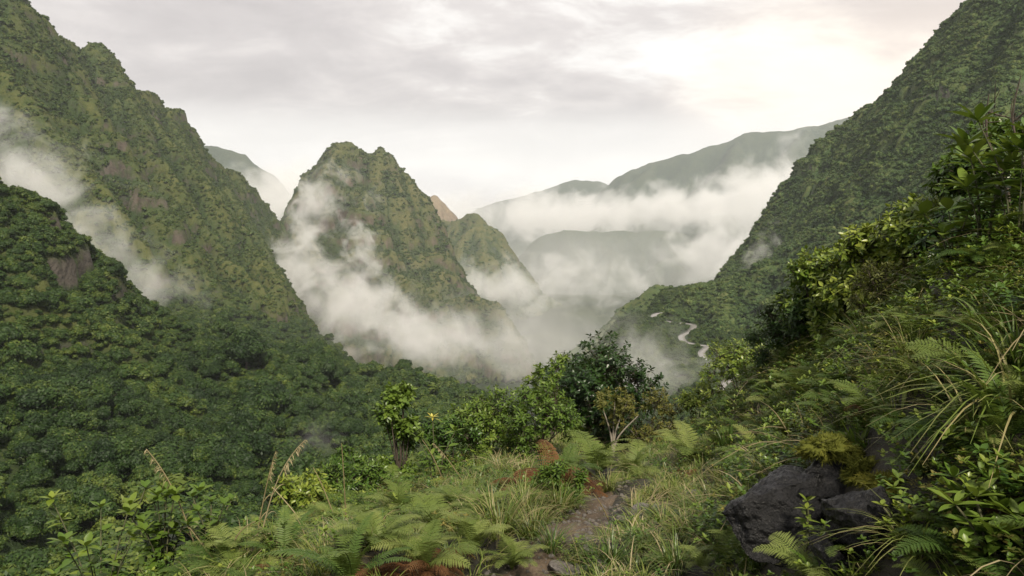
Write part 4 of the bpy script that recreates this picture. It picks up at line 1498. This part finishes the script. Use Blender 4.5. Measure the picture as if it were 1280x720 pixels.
put_sprig(1225, 390, 125, 'tall plant with very large lance shaped leaves before the topmost bank bush', M_BRIGHT, 0.21, Y=4.2, stems=6, whorls=4, lw=0.24, top=9, spread=0.45)
put_sprig(1268, 400, 150, 'large lance leaved plant cut off by the frame edge on the bank', M_GLOSSY, 0.20, Y=4.0, stems=5, whorls=4, lw=0.26, top=9, spread=0.5)
put_sprig(1190, 400, 70, 'round leaved grey green plant below the large lance leaved plant', M_GLOSSY, 0.13, Y=4.3, stems=5, whorls=3, lw=0.5, top=5, spread=0.9)
put_sprig(205, 735, 125, 'broad leaved shrub with pale upright leaves beside the bent dry seed stalk', M_BRIGHT, 0.105, Y=4.6, stems=12, whorls=7, lw=0.42, top=7, spread=0.42)
put_sprig(125, 735, 95, 'broad leaved shrub at the outer edge of the brow above the forest', M_GLOSSY, 0.105, Y=4.8, stems=11, whorls=7, lw=0.40, top=7, spread=0.55)
put_sprig(265, 745, 80, 'low broad leaved shrub at the foot of the bent dry seed stalk', M_BRIGHT, 0.075, Y=4.4, stems=8, whorls=6, lw=0.42, top=6, spread=0.6)
put_sprig(1205, 668, 70, 'shaded herb with rosettes of pointed green leaves beside the boulders', M_GLOSSY, 0.085, stems=7, whorls=4, lw=0.26, top=7, spread=0.6)
put_sprig(1235, 715, 78, 'leafy herb at the lower corner of the bank with broad pointed leaves', M_BRIGHT, 0.095, stems=7, whorls=4, lw=0.30, top=7, spread=0.6)
put_sprig(1128, 690, 48, 'small grey green herb in front of the rounded boulder', M_GLOSSY, 0.035, stems=9, whorls=5, lw=0.5, top=6, spread=0.7)
put_sprig(1010, 690, 62, 'single fresh green leafy shoot before the cleft of the boulders', M_BRIGHT, 0.05, stems=2, whorls=7, lw=0.36, top=5, spread=0.2)
put_sprig(545, 600, 70, 'leafy plant holding up a yellow flower on the brow', M_BRIGHT, 0.12, Y=7.0, stems=4, whorls=4, lw=0.36, top=4, spread=0.6)
put_sprig(430, 700, 40, 'low weed between the ferns and the dead bracken', M_BRIGHT, 0.05, stems=6, whorls=4, lw=0.42, top=5, spread=0.7)

# ---- ferns: crowns of arching fronds
FR = [frond_mesh(rp, 0.60, 0.15, 22, M_FERN, 0.95) for _ in range(3)]
FRD = [frond_mesh(rp, 0.60, 0.14, 22, M_FERND, 1.0) for _ in range(3)]
FRS = [frond_mesh(rp, 0.60, 0.10, 26, M_FERND, 0.7, bip=False) for _ in range(2)]
FRB = [frond_mesh(rp, 0.60, 0.10, 26, M_BRIGHT, 0.6, bip=False) for _ in range(2)]
FRX = [frond_mesh(rp, 0.55, 0.13, 18, M_DEAD, 1.0, wilt=0.9, name='dead_frond') for _ in range(3)]


def put_fern(px, py, size_px, label, kind=FR, n=9, Y=None, group=None, tilt=0.0, name='fern', cat='fern', lift=0.0):
    if Y is None:
        g, m_ = px_m(px, py)
    else:
        p = at(px, py, Y)
        g, m_ = np.array([p.x, p.y, float(hf(p.x, p.y))]), Y / FPX
    o = thing(name, label, cat, tuple(g + np.array([0, 0, lift])), rp.uniform(0, 6.28), 1.0, group)
    s = size_px * m_ / 0.52
    for i in range(n):
        f = link(kind[i % len(kind)].name.split('.')[0], kind[i % len(kind)], o)
        f.rotation_euler = (rp.normal() * 0.12, rp.normal() * 0.18 + tilt - (0.25 if i % 3 == 0 else 0), i * 6.283 / n + rp.normal() * 0.2)
        q = s * rp.uniform(0.72, 1.12)
        f.scale = (q, q * rp.uniform(0.85, 1.15), q)
    return o


big = [
    (500, 650, 72, 'pale green fern at the crest of the big fern clump'),
    (545, 668, 75, 'broad pale fern in the middle of the big fern clump'),
    (470, 690, 80, 'pale fern on the outer flank of the big fern clump'),
    (590, 690, 70, 'pale fern between the fern clump and the big grass tussock'),
    (530, 715, 80, 'front fern of the big clump beside brown dead bracken'),
    (600, 650, 58, 'fern half hidden behind the big grass tussock'),
    (570, 640, 60, 'upper fern of the clump near the rusty bracken'),
    (420, 668, 62, 'fern at the edge of the clump by the tall dry stalks'),
    (640, 715, 66, 'low fern at the near edge of the path opposite the small stones'),
]
for (x_, y_, s_, l_) in big:
    put_fern(x_, y_, s_ * 0.84, l_, kind=FR, n=12)
put_fern(440, 735, 108, 'deep green fern with long upright sword fronds at the lower edge', FRS, 10)
put_fern(355, 705, 66, 'deep green upright fern among the dry stalks', FRS, 7)
put_fern(330, 735, 60, 'small fern beside the arching straw coloured blades', FR, 8)
put_fern(745, 598, 70, 'large spreading fern below the dark tree', FR, 11)
put_fern(790, 600, 55, 'grey green fern at the far bend of the path', FR, 9)
put_fern(705, 600, 50, 'fern with drooping fronds next to the rusty bracken', FRD, 9)
put_fern(862, 578, 62, 'dome shaped fern on the far side of the path before the sword plant', FR, 12)
put_fern(945, 582, 52, 'pale fern on the far side of the path above the boulders', FR, 10)
put_fern(975, 520, 48, 'fern hanging from the bank below the dark bush', FR, 8)
put_fern(1010, 505, 60, 'fern with grassy pale fronds at the foot of the lowest glossy bush', FR, 9)
put_fern(1040, 500, 55, 'fern tucked under the brown tinged twiggy bush', FRD, 8)
put_fern(1262, 560, 120, 'big fern with one broad serrated frond reaching out at the frame edge', FRS, 7)
put_fern(1022, 735, 58, 'small bright upright fern in front of the boulders', FRB, 6)
put_fern(962, 668, 42, 'small fern at the outer foot of the jagged boulder', FR, 8)
put_fern(1165, 705, 45, 'small dark fern between the boulder and the leafy herb', FRD, 8)
put_fern(880, 715, 40, 'low fern in the grass at the near edge of the path', FR, 8)
put_fern(1150, 600, 50, 'dark fern growing over the rounded boulder', FRD, 8)

# ---- dead bracken
for a in [(690, 604, 62, 'rusty brown dead bracken heap below the fresh green shrub'),
          (722, 616, 56, 'rusty dead bracken beside the large spreading fern'),
          (655, 616, 58, 'rusty dead bracken near the big grass tussock'),
          (535, 722, 64, 'dark brown dead bracken in the heart of the fern clump'),
          (560, 700, 42, 'curled brown dead fronds between pale ferns'),
          (395, 700, 42, 'brown dead bracken among the dry stalks'),
          (455, 600, 26, 'single upright rusty dead frond behind the fern clump'),
          (860, 600, 30, 'brown dead fronds under the dome shaped fern'),
          (1090, 520, 46, 'tangle of brown dead fronds hanging below the lance leaved clump'),
          (1240, 640, 52, 'dark brown dead fronds under the big serrated fern')]:
    put_fern(*a, kind=FRX, n=11, name='dead_fern', cat='dead fern')

# ---- tussocks
TS = [tussock_mesh(rp, 150, 0.5, 0.008, 0.09, 0.7, 0.6, M_BLADE, 0.3) for _ in range(3)]
TG = [tussock_mesh(rp, 120, 0.5, 0.009, 0.08, 0.8, 0.7, M_BLADED, 0.15) for _ in range(3)]
TL = [tussock_mesh(rp, 90, 0.5, 0.009, 0.06, 1.3, 0.8, M_BLADE, 0.2) for _ in range(2)]


def put_tussock(px, py, h_px, label, kind=TS, Y=None, group=None, cat='grass tussock', name='grass_tussock'):
    if Y is None:
        g, m_ = px_m(px, py)
    else:
        p = at(px, py, Y)
        g, m_ = np.array([p.x, p.y, float(hf(p.x, p.y))]), Y / FPX
    o = link(name, kind[int(rp.integers(len(kind)))])
    o.location = tuple(g)
    o.rotation_euler = (rp.normal() * 0.08, rp.normal() * 0.08, rp.uniform(0, 6.28))
    s = h_px * m_ / 0.42
    o.scale = (s, s, s)
    return tag(o, label, cat, group)


for a in [(625, 668, 78, 'largest grass tussock, pale tipped, beside the fern clump', TS), (665, 672, 58, 'bright grass tussock overhanging the path edge', TS), (700, 640, 45, 'yellowish grass tussock on the path edge', TS),
          (690, 690, 48, 'grass tussock leaning over the bare soil', TG), (655, 640, 50, 'grass tussock behind the largest one', TS), (765, 705, 55, 'bright green tussock on the right path edge near the flat stone', TG),
          (800, 690, 45, 'short tussock with a lone pale straw', TG), (845, 712, 52, 'leafy tussock at the lower edge below the boulders', TG), (905, 705, 50, 'long bladed tussock before the jagged boulder', TG),
          (835, 625, 34, 'tussock at the middle bend of the path', TS), (760, 615, 34, 'short golden tussock on the far path edge', TS), (935, 640, 44, 'golden tussock touching the jagged boulder', TS),
          (905, 610, 38, 'golden green tussock in the sunny grass across the path', TS), (300, 725, 75, 'tall pale tussock with arching straw blades at the lower edge', TL), (945, 715, 48, 'dark tussock at the boulder foot', TG)]:
    put_tussock(*a)
put_tussock(1262, 520, 150, 'great drooping tussock of long shining blades on the bank', TL)
put_tussock(1225, 545, 125, 'long bladed tussock drooping before the dark bank hollow', TL)
put_tussock(1275, 470, 120, 'bright green broad bladed tussock at the frame edge', TG)
put_tussock(1160, 480, 70, 'shaded tussock under the shaded dark bush', TL)
put_tussock(1150, 700, 95, 'thin tussock with long arching blades over the rounded boulder', TL)
put_tussock(1085, 440, 60, 'tawny tussock below the second glossy bush', TS)
put_tussock(1140, 450, 60, 'tawny tussock below the third glossy bush', TS)

# ---- more growth at the lower left edge
put_fern(285, 700, 62, 'fern between the bent dry seed stalk and the thin drooping stalk', FR, 9)
put_fern(238, 730, 55, 'low fern under the bent dry seed stalk', FRD, 8)
put_tussock(345, 695, 70, 'pale grass tussock at the foot of the thin drooping dry stalks', TL)
put_tussock(405, 716, 66, 'tall grass tussock before the deep green upright fern', TS)
put_tussock(170, 735, 60, 'grass tussock under the broad leaved shrubs at the brow edge', TG)
put_fern(350, 722, 46, 'rusty dead fronds at the foot of the thin dry stalks', FRX, 10, name='dead_fern', cat='dead fern')
put_fern(470, 722, 44, 'reddish brown dead fronds beside the long sword fronds', FRX, 10, name='dead_fern', cat='dead fern')
put_shrub(700, 625, 70, 52, 'low bright shrub with small leaves behind the rusty bracken', M_BRIGHT, 0.035, 150, clump=9)
put_tussock(880, 650, 44, 'bright grass tussock in the open grass before the jagged boulder', TS)
put_tussock(860, 672, 48, 'wide golden tussock midway between the path and the boulders', TS)

# ---- sword leaved plants
SW = [sword_mesh(rp, 22, 0.5, 0.035, M_BLADED, 0.12, 0.6), sword_mesh(rp, 20, 0.5, 0.05, M_BRIGHT, 0.7, 0.9), sword_mesh(rp, 18, 0.5, 0.045, M_BLADE, 0.8, 1.0)]


def put_sword(px, py, h_px, label, mi, Y=None):
    g, m_ = px_m(px, py)
    if Y is not None:
        p = at(px, py, Y)
        g, m_ = np.array([p.x, p.y, float(hf(p.x, p.y))]), Y / FPX
    o = link('sword_leaf_plant', SW[mi])
    o.location = tuple(g)
    o.rotation_euler = (0, 0, rp.uniform(0, 6.28))
    s = h_px * m_ / 0.45
    o.scale = (s, s, s)
    tag(o, label, 'plant')


put_sword(912, 578, 58, 'stiff sword leaved plant standing beyond the path', 0)
put_sword(1095, 490, 66, 'lance leaved clump with drooping pale leaves on the bank', 1)
put_sword(1140, 490, 60, 'lance leaved clump next to the drooping one, under the dark bush', 2)
put_sword(1072, 560, 50, 'strap leaved clump over the mossy top of the boulders', 1)

# ---- tall dry stalks
def put_stalk(px, py, top_px, top_py, label, head=True, bend=0.5, Y=4.6, name='grass_stalk'):
    p, q = at(px, py, Y), at(top_px, top_py, Y)
    g = Vector((p.x, p.y, float(hf(p.x, p.y)) - 0.02))
    dv = q - g
    L = max(0.2, dv.z)
    hx = dv.x / L
    st, hd = stalk_meshes(rp, L, abs(hx), head, bend)
    o = thing(name, label, 'grass stalk', g, 0.0 if hx > 0 else math.pi)
    link('stalk', st, o)
    if hd:
        link('seed_head', hd, o)


put_stalk(255, 720, 210, 545, 'tallest dry seed stalk, bent over, rising above the broad leaved shrub', True, 0.6, 4.6)
put_stalk(322, 700, 352, 532, 'thin dry stalk with a drooping tip at the brow', True, 0.7, 5.0)
put_stalk(318, 690, 338, 560, 'straw stalk with a feathery head beside the thin drooping one', True, 0.2, 5.1)
put_stalk(434, 690, 430, 552, 'upright straight bare straw beside the pale fern', False, 0.1, 5.2)
put_stalk(425, 660, 398, 580, 'leaning bare straw behind the fern clump edge', False, 0.3, 5.4)
put_stalk(395, 690, 345, 605, 'long straw leaning outward over the low scrub', False, 0.3, 5.0)
put_stalk(275, 735, 232, 650, 'short broken straw at the foot of the broad leaved shrub', False, 0.1, 4.3)
put_stalk(285, 735, 300, 640, 'arched pale straw at the lower edge', False, 1.2, 4.2)
put_stalk(560, 640, 535, 545, 'leaning straw in front of the yellow flower plant', False, 0.4, 6.6)
put_stalk(585, 640, 548, 550, 'second leaning straw near the yellow flower plant', True, 0.4, 6.4)
put_stalk(762, 655, 745, 628, 'short pale straw standing in the middle of the path', False, 0.4, 4.9)
put_stalk(1108, 700, 1150, 590, 'tall pale straw bending over before the rounded boulder', False, 1.4, 3.5)

# ---- yellow flower
g = Vector(at(541, 560, 6.9))
base = Vector((g.x, g.y, float(hf(g.x, g.y))))
fl = thing('flower', 'yellow spidery flower on a leafy plant at the brow', 'flower', base)
hh = at(541, 522, 6.9).z - base.z
mb = MB()
mb.add(*tube(spline(np.array([[0, 0, 0], [0.01, 0, hh * 0.5], [0, 0, hh]]), 4), 0.005, 5))
link('stem', mb.mesh('stem', M_STEM), fl)
mb = MB()
a = np.arange(11) * 2.39996
add_leaves(mb, np.repeat(np.array([[0, 0, hh]]), 11, 0), np.column_stack([np.cos(a), np.sin(a), np.linspace(-0.2, 1.2, 11)]), np.repeat(UP[None], 11, 0), 0.085, 0.016, rp.uniform(0, 1, 11), nseg=4, droop=0.2)
link('petals', mb.mesh('petals', M_YELLOW), fl)

# ---- bare branches above the topmost bush
def branch_thing(px, py, Y, tips, label):
    g = Vector(at(px, py, Y))
    b = Vector((g.x, g.y, float(hf(g.x, g.y))))
    o = thing('bare_branch', label, 'bare branch', b)
    mb = MB()
    top = np.array(at(*tips[0], Y)) - np.array(b)
    main = spline(np.array([[0, 0, -0.05], top * 0.4 + np.array([0.05, 0, 0]), top * 0.75 + np.array([-0.03, 0.02, 0]), top]), 6)
    mb.add(*tube(main, np.linspace(0.012, 0.003, len(main)), 6))
    for i, tp in enumerate(tips[1:]):
        s = main[int(len(main) * (0.55 + 0.12 * i)) % len(main)]
        e = np.array(at(*tp, Y + rp.uniform(-0.1, 0.1))) - np.array(b)
        Q = spline(np.array([s, s * 0.5 + e * 0.5 + rp.normal(size=3) * 0.02, e]), 6)
        mb.add(*tube(Q, np.linspace(0.006, 0.0018, len(Q)), 5))
        e2 = e * 0.6 + s * 0.4 + rp.normal(size=3) * 0.08
        mb.add(*tube(np.array([s * 0.4 + e * 0.6, e2 * 0.5 + (s * 0.4 + e * 0.6) * 0.5, e2 + np.array([0, 0, 0.06])]), [0.004, 0.003, 0.0015], 4))
    link('branch', mb.mesh('branch', M_TWIG), o)


branch_thing(1262, 260, 5.0, [(1236, 118), (1228, 128), (1250, 112), (1275, 150)], 'leafless dark branch forking above the topmost bush')
branch_thing(1275, 250, 4.8, [(1276, 95), (1268, 118), (1290, 105)], 'leafless dark branch at the frame edge over the topmost bush')

# ---- pale thin trunks before the dark tree
g = Vector(at(766, 585, 9.2))
o = thing('small_tree', 'thin pale stemmed little tree with sparse brownish crown before the dark tree', 'tree', (g.x, g.y, float(hf(g.x, g.y))))
mb = MB()
for (ex, ez) in ((-0.14, 0.62), (0.02, 0.70), (0.30, 0.50), (0.16, 0.66)):
    Q = spline(np.array([[0, 0, -0.05], [ex * 0.2, 0.02, ez * 0.45], [ex, 0.0, ez]]), 5)
    mb.add(*tube(Q, np.linspace(0.016, 0.005, len(Q)), 6))
link('trunk', mb.mesh('trunk', M_PALEBARK), o)
st, fo = shrub_meshes(rp, R=0.27, H=0.80, tips=60, leaf=0.04, mat=M_OLIVE, base_h=0.5, clump=8)
link('crown', fo, o)


# ================================================================== ROCKS, MOSS, STONES
m, t = new_mat('wet_black_rock')
tcn = t.n('ShaderNodeTexCoord').outputs['Object']
a = t.noise(tcn, 5.0, 6, 0.65)
b = t.noise(tcn, 30.0, 5, 0.7)
col = t.ramp(t.math('ADD', t.math('MULTIPLY', a, 0.6), t.math('MULTIPLY', b, 0.4)), [(0.36, (0.002, 0.002, 0.002)), (0.52, (0.005, 0.005, 0.0055)), (0.68, (0.024, 0.024, 0.026))])
bm = t.n('ShaderNodeBump', ins={'Strength': 0.6, 'Distance': 0.03, 'Height': t.math('ADD', a, t.math('MULTIPLY', b, 0.5))})
bs = t.n('ShaderNodeBsdfPrincipled', ins={'Base Color': col, 'Roughness': t.math('ADD', 0.08, t.math('MULTIPLY', b, 0.50)), 'Normal': bm.outputs[0]})
t.n('ShaderNodeOutputMaterial', ins={'Surface': bs.outputs[0]})
bs.inputs['Specular IOR Level'].default_value = 0.32
M_ROCK = m
m, t = new_mat('grey_stone')
tcn = t.n('ShaderNodeTexCoord').outputs['Object']
a = t.noise(tcn, 9.0, 6, 0.65)
col = t.ramp(a, [(0.35, (0.06, 0.052, 0.045)), (0.65, (0.17, 0.155, 0.14))])
bm = t.n('ShaderNodeBump', ins={'Strength': 0.8, 'Distance': 0.01, 'Height': a})
bs = t.n('ShaderNodeBsdfPrincipled', ins={'Base Color': col, 'Roughness': 0.55, 'Normal': bm.outputs[0]})
t.n('ShaderNodeOutputMaterial', ins={'Surface': bs.outputs[0]})
M_STONE = m
ICO6 = ico(6)
ICO4 = ico(4)


def rock_mesh(name, mat, rng, facets=16, rough=0.10, cut=0.72, hi=True, ridge=0.10):
    V, F = ICO6 if hi else ICO4
    V = V.copy()
    N = V.copy()
    # planes slice the ball into a faceted block
    for i in range(facets):
        n = unit(rng.normal(size=3))
        c = rng.uniform(cut, 0.98)
        d = V @ n - c
        V = V - np.maximum(d, 0)[:, None] * n[None]
    s0 = rng.uniform(0, 50)
    ax = unit(np.array([0.35, 0.25, 1.0]) + rng.normal(size=3) * 0.3)
    lay = (V @ ax) * 3.2 + 1.3 * fbm(V[:, 0] * 1.5 + s0, V[:, 1] * 1.5, V[:, 2] * 1.5, 3)
    fr = lay - np.floor(lay)
    q = (sstep(0.0, 0.75, fr) - sstep(0.85, 1.0, fr)) * 0.022 + ridged(V[:, 0] * 2.6 + s0, V[:, 1] * 2.6, V[:, 2] * 2.6, 5) * ridge * 0.55 + fbm(V[:, 0] * 7 + s0, V[:, 1] * 7, V[:, 2] * 7, 4) * rough * 0.35
    V = V + N * q[:, None]
    return mesh_np(name, V, F, True, [mat])


def block_mesh(name, mat, seed, pts=15, squash=(1, 1, 1), rough=0.05, crack=0.05):
    """an angular broken block: the hull of a few points, its faces divided, roughened and cracked"""
    import bmesh
    rng = np.random.default_rng(seed)
    P = unit(rng.normal(size=(pts, 3))) * rng.uniform(0.8, 1.12, (pts, 1)) * np.array(squash)
    bm = bmesh.new()
    for p in P:
        bm.verts.new(p)
    r = bmesh.ops.convex_hull(bm, input=bm.verts)
    loose = [v for v in bm.verts if not v.link_faces]
    bmesh.ops.delete(bm, geom=loose, context='VERTS')
    bmesh.ops.subdivide_edges(bm, edges=bm.edges[:], cuts=1, use_grid_fill=True)
    for k in range(5):
        bmesh.ops.subdivide_edges(bm, edges=[e for e in bm.edges if e.calc_length() > 0.05], cuts=1, use_grid_fill=True)
        if k == 1:
            bmesh.ops.smooth_vert(bm, verts=bm.verts[:], factor=0.35, use_axis_x=True, use_axis_y=True, use_axis_z=True)
    bmesh.ops.triangulate(bm, faces=bm.faces[:])
    bm.normal_update()
    V = np.array([v.co[:] for v in bm.verts])
    N = np.array([v.normal[:] for v in bm.verts])
    F = np.array([[v.index for v in f.verts] for f in bm.faces])
    bm.free()
    s0 = seed * 1.37
    q = -np.abs(perlin(V[:, 0] * 1.5 + s0, V[:, 1] * 1.5, V[:, 2] * 2.6)) ** 0.5 * crack * 1.4 + rough * fbm(V[:, 0] * 3 + s0, V[:, 1] * 3, V[:, 2] * 3, 5, 0.6)
    st = np.floor((V @ unit(np.array([0.5, 0.2, 0.85]))) * 3.0 + 1.2 * perlin(V[:, 0] * 1.3 + s0, V[:, 1] * 1.3, V[:, 2] * 1.3))
    q = q + 0.035 * (np.sin(st * 12.9898 + s0) * 0.5)
    V = V + N * q[:, None]
    return mesh_np(name, V, F, True, [mat])


def put_rock(px, py, w_px, h_px, label, Y=None, depth=1.0, name='boulder', cat='boulder', mat=None, rot=None, hi=True, sink=0.25, seed=None, **k):
    g, m_ = px_m(px, py)
    if Y is not None:
        p = at(px, py, Y)
        g, m_ = np.array(p), Y / FPX
    me = block_mesh(name, mat or M_ROCK, seed) if seed else rock_mesh(name, mat or M_ROCK, rp, hi=hi, **k)
    o = link(name, me)
    w, h = w_px * m_ / 2 * 1.12, h_px * m_ / 2 * 1.12
    o.scale = (w, w * depth, h)
    o.location = (g[0], g[1] + w * 0.25, g[2] + h * (1 - sink * 2))
    o.rotation_euler = rot or (rp.normal() * 0.15, rp.normal() * 0.15, rp.uniform(0, 6.28))
    return tag(o, label, cat)


put_rock(985, 690, 160, 135, 'jagged black boulder wet and shining at the foot of the bank', depth=0.9, rot=(0.1, -0.2, 0.5), seed=101)
put_rock(1020, 648, 120, 105, 'black boulder with a flat wet top behind the jagged one', depth=0.9, rot=(0.2, -0.1, 1.5), seed=117)
put_rock(1090, 690, 108, 100, 'rounded charcoal boulder under yellow moss', depth=0.9, rot=(0.1, 0.2, 2.5), seed=133)
put_rock(1045, 725, 80, 70, 'low dark rock in the shade below the two boulders', depth=0.9, seed=149)
put_rock(948, 650, 38, 46, 'small shining black rock at the outer end of the boulders', depth=0.9, seed=151)
for a in [(800, 646, 34, 16, 'flat grey stone at the bend of the path'), (778, 652, 16, 8, 'small dark stone in the path beside the flat one'), (712, 716, 46, 12, 'flat pale stone in the path at the lower edge'), (748, 712, 24, 12, 'small stone next to the pale flat one'),
          (872, 625, 26, 14, 'grey stone in the grass near the far bend'), (820, 640, 16, 10, 'grey block beside the flat stone'), (770, 668, 12, 8, 'pebble in the bare soil'), (735, 690, 14, 9, 'brown stone on the edge of the path')]:
    put_rock(*a, name='stone', cat='stone', mat=M_STONE, hi=False, sink=0.3, cut=0.6, ridge=0.06)


from mathutils.bvhtree import BVHTree
bpy.context.view_layer.update()
ROCKS = []
for o in [o for o in COL.objects if o.name.startswith('boulder')]:
    mw = o.matrix_world
    ROCKS.append(BVHTree.FromPolygons([mw @ v.co for v in o.data.vertices], [tuple(q.vertices) for q in o.data.polygons]))


def surface(px, py):
    d = ray(px, py)
    best = Vector(ground(px, py))
    bd = (best - EYE).length
    for bv in ROCKS:
        h = bv.ray_cast(EYE, d.normalized())
        if h[0] is not None and h[3] < bd:
            best, bd = h[0], h[3]
    return best


def moss(px, py, w_px, h_px, Y, label):
    p = surface(px, py)
    m_ = p.y / FPX
    w, h = w_px * m_ / 2, h_px * m_ / 2 * 0.55
    mb = MB()
    V, F = ICO4
    q = 1 + 0.75 * fbm(V[:, 0] * 2.0 + px, V[:, 1] * 2.2, V[:, 2] * 2.2, 4)
    Vc = V * q[:, None] * np.array([w, w * 0.8, h])
    mb.add(Vc, F, tone=0.4)
    n = 2600
    d = unit(rp.normal(size=(n, 3)))
    q = 1 + 0.75 * fbm(d[:, 0] * 2.0 + px, d[:, 1] * 2.2, d[:, 2] * 2.2, 4)
    P = d * q[:, None] * np.array([w, w * 0.8, h])
    tn = np.clip(0.5 + 0.6 * fbm(d[:, 0] * 3, d[:, 1] * 3, d[:, 2] * 3 + px, 3), 0, 1)
    add_leaves(mb, P, d + rp.normal(size=d.shape) * 0.5 + UP * 0.3, rp.normal(size=d.shape), rp.uniform(0.012, 0.032, n), 0.006, tn, nseg=1, droop=0.3, base=0.8)
    o = link('moss_cushion', mb.mesh('moss_cushion', M_MOSS, True))
    o.location = p
    tag(o, label, 'moss')


moss(1003, 535, 46, 30, 4.9, 'bright yellow green moss cushion on the bank above the boulders')
moss(1035, 560, 60, 44, 4.6, 'brownish moss pad hanging over the black boulders')
moss(1075, 595, 34, 70, 4.25, 'moss strip running down between the two boulders')
moss(1115, 605, 70, 26, 4.1, 'golden brown moss cap on the rounded boulder')


# ================================================================== GROUND COVER
rc = np.random.default_rng(5)


def near_points(n, dens, ymax=13.0):
    x = rc.uniform(-7, 7, n)
    y = rc.uniform(1.0, ymax, n)
    z = hf(x, y)
    px, py, d = to_px(np.column_stack([x, y, z]))
    ok = (px > -120) & (px < 1400) & (py < 860)
    u = x - path_x(y)
    ok &= rc.uniform(size=n) < dens(x, y, u)
    return np.column_stack([x, y, z])[ok]


bare = lambda u, y: sstep(0.13, 0.32, np.abs(u) + 0.10 * fbm(u * 3, y / 0.35, 1.0, 2))
rockx, rocky = np.array([ground(1020, 670)[0]]), np.array([ground(1020, 670)[1]])
off_rock = lambda x, y: sstep(0.22, 0.40, np.sqrt(((x - rockx[0]) / 1.0) ** 2 + ((y - rocky[0]) / 0.9) ** 2))
GT = [src(tussock_mesh(rc, 26, 0.16, 0.005, 0.035, 0.8, 0.7, M_BLADE, 0.14, 'grass_tuft')) for _ in range(4)]
GD = [src(tussock_mesh(rc, 24, 0.20, 0.006, 0.04, 0.8, 0.8, M_BLADED, 0.15, 'grass_tuft')) for _ in range(3)]
p = near_points(60000, lambda x, y, u: bare(u, y) * off_rock(x, y) * np.where((u > -1.6) & (u < 1.2), 0.55, 0.12) * sstep(-0.35, 0.25, fbm(x / 0.5, y / 0.5, 9.0, 3)))
scatter('grass', p, rc.uniform(0.5, 1.25, len(p)), GT, 'short yellow green grass along the path', seed=8)
p = near_points(42000, lambda x, y, u: bare(u, y) * off_rock(x, y) * 0.32 * sstep(-0.1, 0.4, fbm(x / 0.6, y / 0.6, 19.0, 3)))
scatter('grass', p, rc.uniform(0.5, 1.3, len(p)), GD, 'deep green grass between the plants', seed=9)


def herb(mat, leaf, H, stems, lw=0.5):
    st, fo = sprig_meshes(rc, stems=stems, H=H, leaf=leaf, mat=mat, whorls=4, lw=lw, top=5, spread=0.9)
    return src(fo)


HB = [herb(M_GLOSSY, 0.035, 0.16, 6), herb(M_BRIGHT, 0.03, 0.14, 6), herb(M_MIDLEAF, 0.04, 0.20, 7), herb(M_OLIVE, 0.03, 0.18, 7), herb(M_BRIGHT, 0.05, 0.20, 5, 0.35)]
p = near_points(60000, lambda x, y, u: bare(u, y) * off_rock(x, y) * np.where(u > 0.95, 0.5, np.where(u < -1.1, 0.16, 0.02)))
scatter('undergrowth', p, rc.uniform(0.35, 0.95, len(p)), HB, 'low leafy undergrowth on both sides of the ridge', seed=10)
FS = []
for kind in (FR[0], FRD[0]):
    for q in range(2):
        mb = MB()
        me = kind
        n_ = len(me.vertices)
        co = np.empty(n_ * 3, np.float32)
        me.vertices.foreach_get('co', co)
        co = co.reshape(-1, 3) * 0.42
        tn = np.empty(n_, np.float32)
        me.attributes['tone'].data.foreach_get('value', tn)
        fq = np.array([pl.vertices[:] for pl in me.polygons if len(pl.vertices) == 4])
        for i in range(5):
            a = i * 1.2566 + rc.normal() * 0.3
            R_ = np.array(Euler((rc.normal() * 0.15, rc.normal() * 0.2, a)).to_matrix())
            mb.add(co @ R_.T, fq, tn)
        FS.append(src(mb.mesh('small_fern', kind.materials[0], False)))
p = near_points(9000, lambda x, y, u: off_rock(x, y) * np.where(u > 1.0, 0.34, np.where(u < -0.9, 0.22, 0.0)))
scatter('undergrowth', p, rc.uniform(0.5, 1.2, len(p)), FS, 'small ferns carpeting the ridge sides', seed=12)
DS = [src(tussock_mesh(rc, 14, 0.30, 0.005, 0.05, 1.2, 1.2, M_STRAW, 0.5, 'dead_litter')) for _ in range(3)]
p = near_points(9000, lambda x, y, u: bare(u, y) * off_rock(x, y) * 0.16)
scatter('litter', p, rc.uniform(0.5, 1.3, len(p)), DS, 'straw coloured dead blades among the plants', seed=13)

# gravel and crumbs of rock on the path
PB = [src(rock_mesh('pebble', M_STONE, rc, hi=False, cut=0.6, ridge=0.05)) for _ in range(3)]
y = rc.uniform(2.0, 6.6, 1500)
x = path_x(y) + rc.normal(size=1500) * 0.16
p = np.column_stack([x, y, hf(x, y) + 0.004])
scatter('gravel', p, 0.004 + 0.014 * rc.uniform(size=1500) ** 3, PB, 'gravel on the soil path', seed=15, tiltamt=0.6)
